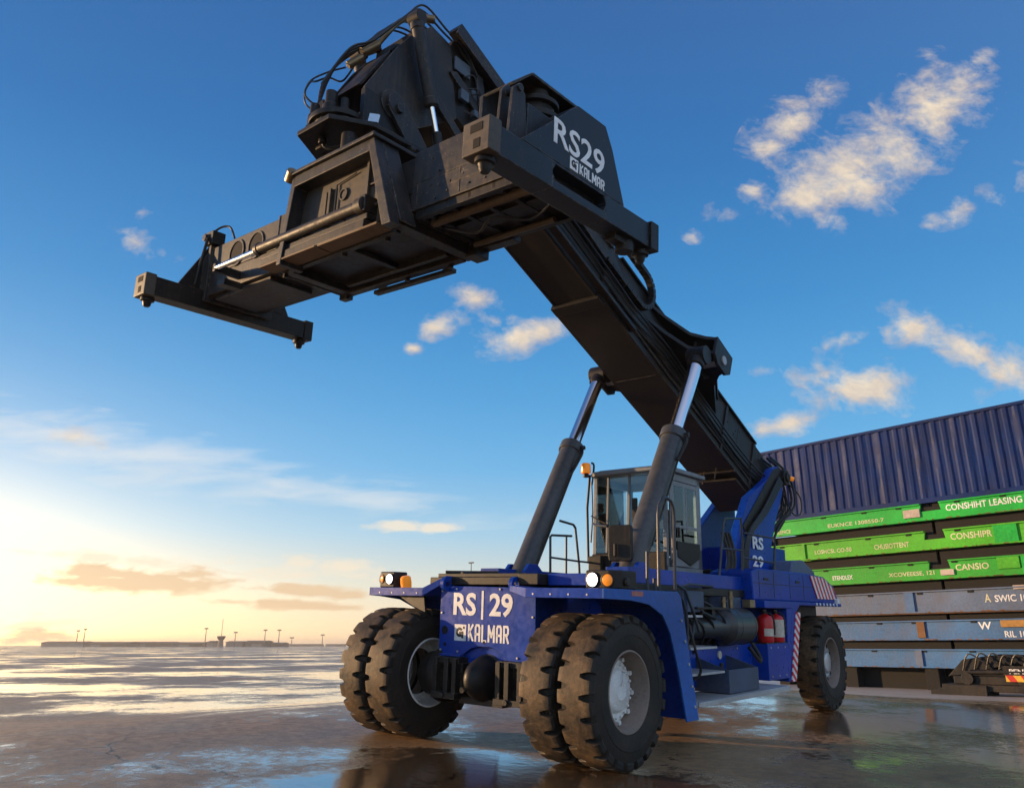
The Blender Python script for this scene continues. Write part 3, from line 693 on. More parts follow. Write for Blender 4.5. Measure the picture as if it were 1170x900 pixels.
mb.build('rotation_motor', BLACK, sp, bevel=.004)
mb = MB(); mb.px([(-.78,.32),(-.74,.95),(-.66,1.05),(-.58,.95),(-.52,.32)], 2.66, 2.69); mb.px([(-.78,.32),(-.74,.92),(-.66,1.0),(-.58,.92),(-.52,.32)], 2.79, 2.82); mb.cyl((2.64,-.66,.95),(2.84,-.66,.95),.035,n=12)
mb.build('lifting_lug', DKGREY, sp, bevel=.004)
# sliding centre carriage
ca = mb = MB()
YF = -.82
xa0, xa1, xb0, xb1 = -.50, 1.42, -.36, 1.05
def trap(z):  k = (z-.03)/1.0; return xa0+(xb0-xa0)*k, xa1+(xb1-xa1)*k
l0, r0 = trap(.03); l1, r1 = trap(1.03)
mb.prism([(r0-.13,YF,.03),(r0,YF,.03),(r1,YF,1.03),(r1-.10,YF,1.03)], (0,.12,0)); mb.prism([(r0-.03,YF+.12,.10),(r0,YF+.12,.10),(r1,YF+.12,1.03),(r1-.03,YF+.12,1.03)], (0,.2,0)); mb.prism([(l0,YF,.03),(l0+.08,YF,.03),(l1+.08,YF,1.03),(l1,YF,1.03)], (0,.30,0))
mb.box(l1+.03,r1-.06,YF,YF+.28,.90,1.03); mb.box(l1-.06,r1+.04,-.86,.62,1.03,1.07)
mb.prism([(.85,.54,.40),(1.1,.54,.40),(r1,.54,1.03),(r1-.14,.54,1.03)], (0,.08,0)); mb.prism([(l0,.54,.22),(l0+.10,.54,.22),(l1+.10,.54,1.03),(l1,.54,1.03)], (0,.08,0))
mb.box(-.36,1.05,.54,.62,.90,1.03)
mb.build('carriage_frame', DKGREY, sp, bevel=.008)
mb = MB(); mb.prism([(l0+.06,-0.660,.20),(r0-.14,-0.660,.20),(r1-.12,-0.660,.91),(l1+.08,-0.660,.91)], (0,.03,0))
mb.box(.18,.22,-0.700,-0.660,.30,.78); mb.box(.10,.14,-0.690,-0.660,.42,.76); mb.box(.82,.86,-0.700,-0.660,.22,.9); mb.box(.86,1.1,-0.685,-0.660,.62,.64); mb.box(.86,1.1,-0.700,-0.660,.36,.39)
mb.lathe([(.05,0),(.07,0),(.07,.02),(.05,.02)],(.42,-0.662,.66),(0,-1,0),20,close=True); mb.cyl((.42,-0.655,.66),(.42,-0.670,.66),.045,n=16)
mb.tube([(.30,-0.680,.46),(.30,-0.680,.80),(.62,-0.680,.84)], .01, n=6); mb.tube([(.52,-0.700,.30),(.60,-0.720,.42),(.74,-0.720,.40),(.80,-0.700,.28)],.014,n=6,smooth=4)
mb.box(-.22,-.05,-0.700,-0.660,.30,.34); mb.box(-.2,-.06,-0.720,-0.660,.26,.30)
mb.build('carriage_panel', paint('carriage_panel_paint', (.05,.046,.042), (.14,.10,.055), .5, .9, streak=.3), sp, bevel=.004)
mb = MB()
mb.box(-.86,.98,-.80,-.55,.10,.19); mb.box(-.80,1.36,-.60,.42,.20,.24); mb.box(-.84,-.70,-.64,.44,.10,.19); mb.box(1.20,1.34,-.66,.44,.10,.19); mb.box(-.70,1.2,.32,.42,.09,.19); mb.box(-.70,1.2,-.56,-.50,.08,.19)
mb.box(-.60,1.1,.20,.26,.12,.2); mb.box(.25,.33,-.5,.2,.14,.2); mb.box(-.38,.95,.44,.52,.05,.10); mb.box(-.30,-.2,.44,.5,.1,.2); mb.box(.8,.9,.44,.5,.1,.2); mb.box(-.92,1.0,-.78,-.66,.20,.26); mb.box(-.95,-.80,.36,.46,.06,.16); mb.box(1.28,1.45,.30,.50,.08,.22); mb.box(1.3,1.9,.36,.48,.16,.22)
for x in (-.8,.3,1.0): mb.cyl((x,-.5,.10),(x,-.5,.05),.03,n=10); mb.cyl((x,.38,.09),(x,.38,.05),.03,n=10)
mb.build('under_frame', BLACK, sp, bevel=.008)
mb = MB(); mb.box(-.86,.2,-.815,-.60,.078,.098); mb.box(.24,1.2,-.81,-.62,.072,.098); mb.build('wear_pad', paint('rusty_wear_pad',(.16,.105,.06),(.08,.05,.03),.6,.8), sp, bevel=.004)
MB().cyl((-.96,-.79,.335),(.94,-.79,.345),.060,n=20).cyl((-.98,-.78,.335),(-.92,-.78,.335),.078,n=20).cyl((.86,-.78,.345),(.96,-.78,.345),.085,n=20).build('telescopic_barrel', DKGREY, sp, bevel=.004)
MB().cyl((-1.9,-.78,.33),(-.96,-.78,.335),.032,n=16).build('telescopic_rod', CHROME, sp)
mb = MB(); mb.box(-1.95,-1.89,-.81,-.46,.28,.38); mb.box(.9,1.0,-.82,-.55,.27,.44); mb.box(-1.96,-1.80,-.72,-.47,.12,.20); mb.build('cylinder_mount', BLACK, sp, bevel=.006)
mb = MB(); mb.box(-2.82,-2.62,-.54,-.36,.92,1.10); mb.cyl((-2.78,-.58,1.02),(-2.78,-.5,1.02),.05,n=12); mb.tube([(-2.75,-.5,1.08),(-2.6,-.45,1.16),(-2.45,-.4,1.14),(-2.3,-.4,.95)],.016,n=6,smooth=5); mb.tube([(-2.7,-.56,1.0),(-2.74,-.60,.6),(-2.76,-.62,.33)],.022,n=8)
mb.build('sensor_bracket', BLACK, sp, bevel=.006)
mb = MB(); mb.cyl((-.45,-.80,1.03),(-.34,-.84,1.09),.06,n=14); mb.build('work_lamp', BRONZE, sp)
MB().cyl((-.05,-.35,1.05),(-.05,-.35,1.66),.09,n=16).box(-.10,.28,-.60,-.50,1.07,1.12).build('damper_post', BLACK, sp)

# ---- cab
cb = part('cab')
X0, X1, Y0, Y1, Z0, Z1 = -.70,.72,3.35,4.62,2.27,4.0
mb = MB()
mb.box(X0,X1,Y0+.05,Y1,Z0,Z0+.12)
mb.box(X1-.05,X1,3.80,Y1,Z0+.12,2.72); mb.box(X0,X0+.05,3.40,Y1,Z0+.12,2.72)
for x0, x1, y0, y1 in ((X1-.07,X1,Y0+.02,Y0+.10),(X0,X0+.07,Y0+.02,Y0+.10),(X1-.08,X1,Y1-.16,Y1),(X0,X0+.08,Y1-.16,Y1)):
    mb.hexa([(x0,y0,Z0+.12),(x1,y0,Z0+.12),(x1,y1,Z0+.12),(x0,y1,Z0+.12),(x0,y0+.06,Z1-.08),(x1,y0+.06,Z1-.08),(x1,y1+.0,Z1-.08),(x0,y1+.0,Z1-.08)])
mb.box(X1-.06,X1,3.43,Y1,Z1-.20,Z1-.08); mb.box(X0,X0+.06,3.43,Y1,Z1-.20,Z1-.08); mb.box(X0+.07,X1-.07,Y1-.06,Y1,2.39,2.60); mb.box(X0+.07,X1-.07,Y1-.06,Y1,Z1-.2,Z1-.08)
mb.build('cab_frame', GREYP, cb, bevel=.012)
mb = MB(); mb.pz([(X0-.06,3.42),(X0+.1,3.30),(X1-.1,3.30),(X1+.06,3.42),(X1+.07,Y1+.10),(X0-.07,Y1+.10)], Z1-.075, Z1-.0)
mb.pz([(X0+.05,3.5),(X1-.05,3.5),(X1-.05,Y1),(X0+.05,Y1)], Z1-.0, Z1+.05); mb.build('roof', GREYP, cb, bevel=.02)
mb = MB(); mb.py([(X0+.01,Z0),(X1-.01,Z0),(X1-.01,2.62),(X0+.01,2.60)], Y0-.02, Y0+.05); mb.py([(X0-.01,Z0+.02),(-.45,Z0+.02),(-.45,2.58),(X0-.01,2.56)], Y0-.10, Y0-.02)
mb.build('front_panel', BLACK, cb, bevel=.02)
lettering('lettering', 'Cer', (-.12,Y0-.022,2.44), (1,0,0), (0,0,1), .36, .10, WHITE, cb, .03)
# windscreen in two slanting panes, side and rear glass
def pane(nm, p, vec): MB().prism(p, vec).build(nm, GLASS, cb)
pane('windscreen', [(X0+.07,Y0+.03,2.62),(X1-.07,Y0+.03,2.62),(X1-.07,Y0+.10,Z1-.09),(X0+.07,Y0+.10,Z1-.09)], (0,.012,0))
pane('side_window', [(X0+.02,Y0+.10,2.72),(X0+.02,Y1-.16,2.72),(X0+.02,Y1-.16,Z1-.2),(X0+.02,Y0+.16,Z1-.2)], (.012,0,0))
pane('rear_window', [(X0+.08,Y1-.03,2.60),(X1-.08,Y1-.03,2.60),(X1-.08,Y1-.03,Z1-.2),(X0+.08,Y1-.03,Z1-.2)], (0,.012,0))
mb = MB()
mb.box(X1+.002,X1+.03,3.46,3.60,2.40,3.78); mb.box(X1+.002,X1+.03,4.40,4.46,2.65,3.78); mb.box(X1+.002,X1+.03,3.60,4.40,3.70,3.78); mb.box(X1+.002,X1+.03,4.02,4.06,2.95,3.70); mb.box(X1+.002,X1+.03,3.60,4.40,3.02,3.07)
mb.px([(3.60,2.40),(4.05,2.40),(4.40,2.62),(4.40,2.66),(3.60,2.66)], X1+.002, X1+.03)
mb.build('door_frame', GREYP, cb, bevel=.008)
mb = MB(); mb.px([(3.66,2.55),(4.10,2.42),(4.42,2.55),(4.46,2.80),(3.66,2.80)], X1+.031, X1+.05); mb.box(X1+.03,X1+.07,3.68,3.72,2.86,3.02); mb.build('door_panel', BLACK, cb, bevel=.012)
pane('door_window', [(X1+.012,3.60,2.66),(X1+.012,4.40,2.66),(X1+.012,4.40,3.70),(X1+.012,3.60,3.70)], (.01,0,0))
mb = MB()
for x in (-.42,.0): mb.bar((x,Y0+.035,2.62),(x,Y0+.105,Z1-.09),.035,.03)
mb.build('window_bar', GREYP, cb)
mb = MB(); mb.box(-.25,.25,3.95,4.40,2.60,2.74); mb.hexa([(-.25,4.34,2.74),(.25,4.34,2.74),(.25,4.48,2.74),(-.25,4.48,2.74),(-.22,4.42,3.42),(.22,4.42,3.42),(.22,4.54,3.42),(-.22,4.54,3.42)]); mb.box(-.13,.13,4.44,4.54,3.44,3.62)
mb.box(-.35,-.27,3.95,4.3,2.8,2.86); mb.box(.27,.40,3.85,4.35,2.74,2.86)
mb.build('seat', SEATM, cb, bevel=.04)
mb = MB(); mb.bar((0,3.55,2.4),(0,3.75,2.95),.07,.07); mb.lathe([(.17,-.012),(.19,0),(.17,.012)], (0,3.77,3.0),(0,-.4,.9),24,close=True); mb.box(.28,.55,3.5,3.62,2.8,3.0); mb.box(.42,.56,3.6,3.64,3.15,3.36)
mb.build('steering_column', SEATM, cb, bevel=.006)
mb = MB(); mb.tube([(X0-.02,Y0+.02,3.25),(-.3,Y0-.05,3.05)],.012); mb.tube([(.1,Y0,2.66),(.35,Y0-.02,3.2)],.01); mb.box(.12,.2,Y0-.03,Y0+.02,3.1,3.5)
mb.build('wiper', BLACK, cb)
mb = MB(); mb.tube([(X0-.10,Y0+.05,2.45),(X0-.13,Y0+.06,3.4),(X0-.10,Y0+.10,3.98)],.022,n=8); mb.tube([(X0-.05,Y0+.05,2.8),(X0-.02,Y0+.06,3.3),(X0-.06,Y0+.09,3.85)],.014,n=6,smooth=3); mb.tube([(X0-.06,Y0+.1,3.8),(X0+.02,Y0+.05,4.12),(X0-.03,Y0+.05,4.18)],.018,n=8,smooth=3); mb.cyl((X0-.13,Y0+.02,3.93),(X0-.13,Y0+.02,4.0),.05,n=12)
mb.build('mast_pipe', BLACK, cb)
MB().lathe([(.085,0),(.09,.03),(.085,.15),(.06,.18),(0,.185)], (X0-.13,Y0+.02,4.0),(0,0,1),20).build('beacon', LAMPO, cb)
mb = MB(); mb.tube([(X0+.03,Y0-.01,3.12),(.0,2.4,2.98),(.72,1.62,2.86)],.018,n=8); mb.build('mirror_arm', BLACK, cb)
mb = MB(); mb.prism([(.84,1.46,2.36),(1.15,1.52,2.36),(1.17,1.52,2.40),(1.17,1.52,2.82),(1.15,1.52,2.86),(.86,1.46,2.86),(.83,1.46,2.82),(.83,1.46,2.40)], (-.02,.09,0)); mb.box(.93,.97,1.43,1.47,2.42,2.6); mb.build('mirror', BLACK, cb, bevel=.015)
mb = MB(); mb.tube([(X1+.05,3.40,2.4),(X1+.09,3.40,2.5),(X1+.09,3.40,3.3),(X1+.05,3.42,3.4)],.016,n=8); mb.build('grab_handle', RAIL, cb)

# ---- hand rails and ladder side
def rail(pts, r=.02, sm=0):
    return MB().tube(pts, r, n=8, smooth=sm)
mb = rail([(-.7,2.17,2.06),(-.7,2.16,2.80),(-.7,2.20,2.83),(-.7,2.75,2.86)]); mb.tube([(-.7,3.0,2.06),(-.7,2.97,2.4),(-.7,2.86,3.0),(-.7,2.80,3.05),(-.7,2.42,3.08)],.02); mb.tube([(-.7,2.6,2.06),(-.7,2.6,2.84)],.018); mb.tube([(-.7,2.17,2.48),(-.7,2.98,2.46),(-.7,3.3,2.46)],.016)
mb.build('front_hand_rail', RAIL, root)
mb = rail([(1.9,.95,1.94),(1.9,.97,2.9),(1.9,1.0,3.03),(1.9,1.08,3.12),(1.9,1.2,3.15),(1.9,1.32,3.12),(1.9,1.39,3.03),(1.9,1.40,2.9),(1.9,1.37,1.96)], .022, 0)
mb.tube([(1.9,.66,1.94),(1.9,.67,2.42)],.02); mb.tube([(1.9,.85,1.94),(1.9,.84,2.1)],.025); mb.tube([(1.9,1.38,2.05),(1.95,1.55,1.98),(1.98,1.7,1.7),(1.98,1.85,1.45)],.02)
mb.build('ladder_hand_rail', RAIL, root)
mb = rail([(1.3,3.91,1.95),(1.3,4.25,3.1),(1.3,4.31,3.2),(1.3,4.95,3.26),(1.3,4.98,2.9),(1.3,4.9,2.2)]); mb.tube([(1.3,5.05,3.02),(1.3,6.39,3.03),(1.3,6.42,2.9),(1.3,6.2,1.95)],.02); mb.tube([(1.3,4.1,2.7),(1.3,4.98,2.72)],.018); mb.tube([(1.3,4.95,2.60),(1.3,6.36,2.58)],.018)
mb.build('tower_hand_rail', RAIL, root)
mb = MB()
mb.tube([(1.62,1.55,1.95),(1.75,1.5,1.80),(1.78,1.52,1.2),(1.7,1.7,1.05)],.018,n=8,smooth=3); mb.tube([(1.95,1.35,1.96),(1.98,1.5,1.72),(1.96,1.55,1.3),(1.9,1.62,.92)],.02,n=8,smooth=3)
mb.tube([(1.85,1.45,2.0),(1.9,1.8,2.06),(1.7,2.9,2.06),(1.4,3.2,2.05)],.018,n=8); mb.tube([(1.95,1.7,1.35),(1.7,2.3,1.62)],.016); mb.tube([(1.95,1.6,1.35),(1.8,1.75,1.95)],.016)
mb.build('ladder_rail', RAIL, root)
for z, x0, y0, y1 in ((1.66,1.3,1.9,2.35),(1.25,1.4,1.75,2.55),(.93,1.45,1.65,2.65)):
    MB().box(x0,x0+.5,y0,y1,z-.03,z).build('step_tread', STEEL, root, bevel=.004)
mb = MB(); mb.hexa([(1.45,1.45,.56),(2.05,1.58,.56),(2.05,4.75,.58),(1.45,4.75,.58),(1.45,1.45,.60),(2.05,1.58,.60),(2.05,4.75,.62),(1.45,4.75,.62)]); mb.box(2.03,2.07,1.60,4.75,.545,.60)
mb.build('side_step', STEEL, root, bevel=.005)
# open tool tray on the step
tb_ = part('tool_tray'); mb = MB(); x0,x1,y0,y1 = 1.42,1.95,2.78,3.80
mb.px([(y0,.62),(y1,.62),(y1,.93),(y0,.93)], x1-.02, x1); mb.px([(y0,.62),(y1,.62),(y1,1.08),(y0,1.08)], x0, x0+.02)
mb.py([(x0+.02,.62),(x1-.02,.62),(x1-.02,.93),(x0+.02,1.08)], y0, y0+.02); mb.py([(x0+.02,.62),(x1-.02,.62),(x1-.02,.93),(x0+.02,1.08)], y1-.02, y1); mb.box(x0+.02,x1-.02,y0+.02,y1-.02,.625,.645)
TRAY = paint('tray_paint', (.045,.075,.14), (.10,.09,.08), .45, .9, chips=(.12,.09,.07), streak=.3)
mb.build('tray_box', TRAY, tb_, bevel=.004)
MB().box(1.5,1.62,3.3,3.6,.66,.86).cyl((1.7,3.0,.66),(1.72,3.05,1.0),.03,n=10).build('tray_clutter', BLACK, tb_)
# exhaust / air cleaner drum
ex_ = part('air_cleaner'); c = (1.55,0,1.50)
mb = MB(); mb.lathe([(.10,2.2),(.16,2.25),(.165,3.2),(.20,3.35),(.25,3.40),(.275,3.45),(.275,3.62),(.283,3.63),(.283,3.68),(.275,3.69),(.275,4.10),(.283,4.11),(.283,4.16),(.26,4.22),(.20,4.27),(.0,4.28)], c, (0,1,0), 40)
mb.build('drum', plain('drum_black',(.035,.036,.038),.36), ex_, angle=25)
mb = MB(); mb.box(1.3,1.75,2.75,2.85,1.62,1.75); mb.box(1.35,1.8,2.2,3.2,1.74,1.77); mb.tube([(1.8,2.3,1.7),(1.85,2.6,1.62),(1.6,3.0,1.66)],.03); mb.tube([(1.78,3.9,1.2),(1.85,4.1,1.0),(1.8,4.25,1.05),(1.7,4.2,1.25)],.03,smooth=4); mb.build('drum_bracket', BLACK, ex_, bevel=.005)
mb = MB()
for y, h in ((3.20,.16),(3.45,.25)): mb.cyl((1.72,y,1.76),(1.72,y,1.76+h),.035,n=12); mb.cyl((1.72,y,1.76+h*.55),(1.72,y,1.76+h*.7),.05,n=8)
mb.box(1.62,1.75,4.1,4.3,1.78,1.90)
mb.build('valve', BRONZE, ex_, bevel=.003)
mb = MB()
for k, (y, z) in enumerate(((1.9,1.85),(2.2,1.8),(2.5,1.85),(2.9,1.9))): mb.tube([(1.35,y,z),(1.6,y+.1,z-.1),(1.72,y+.3,z-.3),(1.6,y+.5,z-.5),(1.42,y+.5,z-.7)],.02,smooth=4)
mb.tube([(1.95,1.62,1.55),(2.0,1.7,1.2),(1.98,1.85,.95),(1.85,1.8,.85),(1.6,1.75,.95)],.018,smooth=5)
mb.build('loose_hose', HOSE, root)
MB().box(1.30,1.75,2.0,2.5,1.70,1.98).box(1.3,1.6,3.6,4.1,1.75,1.93).build('valve_block', TRAY, root, bevel=.008)
st = MB().box(1.451,1.458,1.78,2.12,1.02,1.26).build('warning_sticker', WHITE, root)
MB().prism([(1.459,1.86,1.08),(1.459,2.06,1.08),(1.459,1.96,1.23)],(.003,0,0)).build('warning_triangle', plain('sticker_orange',(.75,.28,.03),.5), st)
MB().cyl((1.45,3.55,1.08),(1.47,3.55,1.08),.06,n=16).build('filler_cap', LABELW, root)

# ---- tower that carries the boom pivot
tw = part('boom_tower')
poly = [(5.25,2.0),(5.6,2.25),(7.29,3.43),(8.2,4.05),(8.35,4.62),(8.62,4.80),(8.90,4.70),(9.02,4.40),(8.95,2.0)]
polr = [(5.7,2.0),(5.9,2.6),(6.2,3.2),(6.75,3.88),(7.75,4.35),(8.05,4.62),(8.40,4.72),(8.66,4.55),(8.55,4.15),(8.05,3.5),(7.55,2.6),(7.5,2.0)]
MB().px(poly,-.72,-.56).build('tower_plate', BLUE, tw, bevel=.02)
MB().px(polr,.56,.72).build('tower_plate', BLUE, tw, bevel=.02)
mb = MB(); mb.px([(8.06,4.60),(8.40,4.70),(8.62,4.50),(8.3,4.15),(6.55,3.05),(6.35,3.28)], .722,.74); mb.build('hose_channel', BLACK, tw, bevel=.01)
mb = MB()
for k in range(4): mb.tube([(.78,8.25+.05*k,4.45-.03*k),(.80,7.3+.04*k,3.72-.03*k),(.80,6.35+.05*k,3.05),(.80,6.05+.08*k,2.2)],.024,smooth=4)
for k in range(3): mb.tube([(.95,4.95+.14*k,3.05),(1.0,5.05+.14*k,2.6),(.95,4.9+.14*k,2.2),(.9,4.8+.1*k,2.0)],.03,smooth=4)
mb.build('tower_hose', HOSE, tw)
mb = MB(); mb.box(-.56,.56,7.6,8.9,2.0,3.0); mb.build('tower_cross_plate', BLUE, tw, bevel=.01)
mb = MB(); mb.cyl((.60,5.0,2.25),(.60,5.5,2.25),.17,n=20); mb.box(.5,.95,5.0,5.4,2.06,2.4); mb.cyl((.95,5.2,2.5),(1.0,5.2,2.5),.15,n=18); mb.build('pump_unit', BLACK, tw, bevel=.02)
lettering('lettering', 'RS', (.747,6.74,2.88), (0,1,0), (0,0,1), .52, .24, WHITE, tw, .03)
lettering('lettering', '29', (.747,6.70,2.54), (0,1,0), (0,0,1), .52, .22, WHITE, tw, .03)

# ---- rear body, hood and counterweight
rb = part('rear_body')
mb = MB()
mb.box(.62,1.72,4.78,5.85,.66,1.22)                       # lower locker
mb.px([(5.62,.60),(5.74,.60),(6.14,1.72),(6.35,1.84),(8.65,1.84),(8.65,1.90),(4.75,1.90),(4.75,1.78),(5.95,1.78)], 1.2, 1.72)
mb.box(.62,1.28,4.80,5.9,1.22,1.80); mb.px([(5.78,1.22),(5.96,1.78),(5.7,1.78),(5.66,1.22)],1.25,1.72)
mb.build('rear_fender', BLUE, rb, bevel=.012)
mb = MB()
for y in (5.1,5.75,6.5,7.2): mb.box(1.498,1.504,y,y+.012,1.95,2.40)
mb.box(1.498,1.504,4.86,9.0,2.18,2.19); mb.box(1.498,1.51,5.3,5.5,2.24,2.28); mb.box(1.498,1.51,6.8,7.0,2.24,2.28)
mb._build('hood_seam', BLACK, rb)
mb = MB()
for y in (4.9,5.2,5.5): 
    for z in (.72,1.16): mb.cyl((1.718,y,z),(1.732,y,z),.016,n=6)
for y in (2.0,2.5,4.2,4.7): mb.cyl((1.448,y,1.16),(1.462,y,1.16),.016,n=6)
mb.build('bolt', STEEL, rb)
mb = MB(); mb.px([(5.70,.60),(6.10,1.72),(6.30,1.72),(5.90,.60)], 1.722,1.74); mb.build('stripe_board', STRIPE2, rb)
mb = MB()
hood = [(4.85,1.902),(4.80,2.36),(5.1,2.43),(7.6,2.44),(8.4,2.41),(8.95,2.25),(9.15,2.0),(9.15,1.902)]
mb.px(hood,.75,1.5); mb.px([(5.6,1.9),(5.6,2.40),(8.4,2.40),(9.1,2.0),(9.1,1.9)],-1.5,-.75)
mb.build('engine_hood', BLUE, rb, bevel=.03, segs=3)
mb = MB(); mb.px([(7.55,2.41),(8.35,2.385),(8.9,2.20),(9.0,1.98),(7.9,1.98)], 1.502,1.515); mb.build('stripe_panel', STRIPE, rb)
mb = MB(); mb.px([(8.95,1.86),(8.95,2.0),(9.1,2.0),(9.1,1.86)],1.3,1.55); 
for k in range(7): mb.cyl((1.722,7.2+.19*k,1.872),(1.735,7.2+.19*k,1.872),.028,n=12)
mb.build('marker_lamp', WHITE, rb)
mb = MB(); mb.px([(7.55,2.44),(7.7,2.70),(8.3,2.74),(8.9,2.55),(9.1,2.20)],.75,1.15); mb.build('hood_cover', paint('grey_blue_paint',(.10,.13,.22),(.08,.07,.06),.4,.5), rb, bevel=.04, segs=3)
mb = MB(); mb.dome((.55,8.9,2.50),.40,.55,.24,20,10); mb.build('tarpaulin', BLACK, rb)
mb = MB(); mb.box(-1.4,.9,8.5,9.2,.75,1.85); mb.build('counterweight', BLUE, rb, bevel=.06, segs=3)
mb = MB(); mb.cyl((-1.2,7.64,TR),(1.5,7.64,TR),.16,n=20); mb.box(-.9,.9,7.35,7.95,.6,1.0); mb.box(.62,1.3,6.9,8.4,1.3,1.84); mb.build('rear_axle', BLACK, rb, bevel=.01)
mb = MB(); mb.box(-1.72,-.62,4.8,6.0,.66,1.85); mb.box(-1.72,-1.2,6.0,8.65,1.84,1.90); mb.build('rear_fender', BLUE, rb, bevel=.012)
mb = MB(); mb.box(1.3,1.7,4.78,5.8,1.221,1.235); mb.build('locker_mat', BLACK, rb)

# ---- fire extinguishers standing on the locker (things of their own)
def ext(y, x, label, r=.132):
    e = empty('fire_extinguisher'); e.matrix_world = root.matrix_world @ Matrix.Translation((x,y,1.236))
    tag(e, label, 'fire extinguisher', 'fire extinguishers on the machine')
    MB().lathe([(0,0),(r*.9,0),(r,.02),(r,.36),(r*.85,.41),(r*.4,.44),(r*.28,.455),(0,.455)],(0,0,0),(0,0,1),28).build('bottle', RED, e, angle=50)
    mb = MB(); mb.cyl((0,0,.455),(0,0,.50),.03,n=12); mb.box(-.02,.02,-.09,.05,.495,.52); mb.tube([(0,.03,.48),(.08,.10,.44),(.13,.08,.3),(.145,.03,.12)],.014,smooth=4); mb.build('valve_handle', BLACK, e)
    return e
e1 = ext(5.06,1.58,'plain red fire extinguisher with small white label, left of two')
MB().prism([(.134*math.cos(a),.134*math.sin(a),.10) for a in [R(-75+k*10) for k in range(10)]]+[(.129*math.cos(a),.129*math.sin(a),.10) for a in [R(15-k*10) for k in range(10)]],(0,0,.12)).build('label_band', LABELW, e1)
e2 = ext(5.48,1.60,'red fire extinguisher wrapped in a large yellowed label, right of two')
MB().prism([(.134*math.cos(a),.134*math.sin(a),.08) for a in [R(-85+k*10) for k in range(12)]]+[(.129*math.cos(a),.129*math.sin(a),.08) for a in [R(25-k*10) for k in range(12)]],(0,0,.28)).build('label_band', LABELW, e2)

# ------------------------------------------------------------------ container stack
CM = Matrix(((.9852,.1714,0,-1.243),(-.1714,.9852,0,20.472),(0,0,1,0),(0,0,0,1)))
CBLUE = paint('container_blue', (.003,.024,.125), (.035,.03,.045), .5, .55, streak=.5, chips=(.14,.06,.03), bump=.02, spec=.15)
GREEN = [paint('rack_green_a',(.012,.42,.05),(.04,.16,.03),.42,.35,streak=.15,chips=(.2,.2,.15)), paint('rack_green_b',(.075,.43,.02),(.10,.16,.03),.45,.5,streak=.2,chips=(.2,.2,.12)), paint('rack_green_c',(.03,.36,.03),(.09,.14,.03),.45,.6,streak=.2,chips=(.2,.2,.12))]
RBLUE = [paint('rack_grey_blue',(.10,.15,.25),(.14,.10,.07),.5,.7,streak=.3,chips=(.25,.12,.05)), paint('rack_blue_a',(.05,.15,.33),(.15,.10,.06),.5,.6,streak=.3,chips=(.3,.15,.05)), paint('rack_blue_b',(.045,.16,.36),(.13,.09,.06),.5,.6,streak=.3,chips=(.25,.12,.05))]
RUSTY = paint('rusty_edge',(.20,.10,.045),(.08,.04,.02),.7,.8)
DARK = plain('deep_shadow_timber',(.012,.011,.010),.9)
YELW = paint('yellowed_lettering',(.62,.60,.40),(.3,.28,.12),.6,.8,bump=0)
XL, XR, DEP = -3.55, 8.64, 2.44
ct = empty('shipping_container'); ct.matrix_world = CM @ Matrix.Translation((0,0,5.715))
tag(ct, 'dark blue corrugated shipping container on top of the stack of flat racks', 'container')
H = 2.72
def corrugated(mb, x0, x1, y, z0, z1, dirn, pitch=.30, depth=.036):
    n = int((x1-x0)/pitch); p = (x1-x0)/n; P = []
    for k in range(n):
        x = x0+k*p+(random.uniform(-.02,.02) if 0 < k else 0); P += [(x,0),(x+p*.30,0),(x+p*.5,1),(x+p*.80,1)]
    P.append((x1,0))
    L_ = []
    for q in range(6):
        z = z0+(z1-z0)*q/5; L_.append([mb.bm.verts.new((x+random.uniform(-.006,.006),y+dirn*(depth*d+(random.uniform(0,.016) if 0 < q < 5 else 0)),z)) for x, d in P])
    for A, B in zip(L_, L_[1:]):
        for i in range(len(A)-1): mb.bm.faces.new([A[i],A[i+1],B[i+1],B[i]])
mb = MB(); corrugated(mb,XL+.12,XR-.12,.02,.16,H-.10,1); mb.build('side_panel', CBLUE, ct, angle=20)
mb = MB(); corrugated(mb,XL+.12,XR-.12,DEP-.02,.16,H-.10,-1); mb.build('side_panel', CBLUE, ct, angle=20)
mb = MB(); mb.box(XL+.10,XR-.10,0,.08,0,.16); mb.box(XL+.10,XR-.10,DEP-.08,DEP,0,.16); mb.build('bottom_rail', CBLUE, ct, bevel=.01)
mb = MB(); mb.box(XL+.10,XR-.10,-.005,.07,H-.10,H); mb.box(XL+.10,XR-.10,DEP-.07,DEP,H-.10,H); mb.box(XL+.1,XR-.1,.07,DEP-.07,H-.05,H-.02); mb.box(XL+.1,XR-.1,.08,DEP-.08,.05,.12); mb.build('roof_rail', CBLUE, ct, bevel=.01)
for x in (XL,XR-.14):
    for y in (-.01,DEP-.15): MB().box(x,x+.14,y,y+.16,0,H+.012).build('corner_post', CBLUE, ct, bevel=.012)
MB().box(XL+.02,XL+.07,.15,DEP-.15,.1,H-.05).box(XR-.07,XR-.02,.15,DEP-.15,.1,H-.05).build('end_wall', CBLUE, ct)
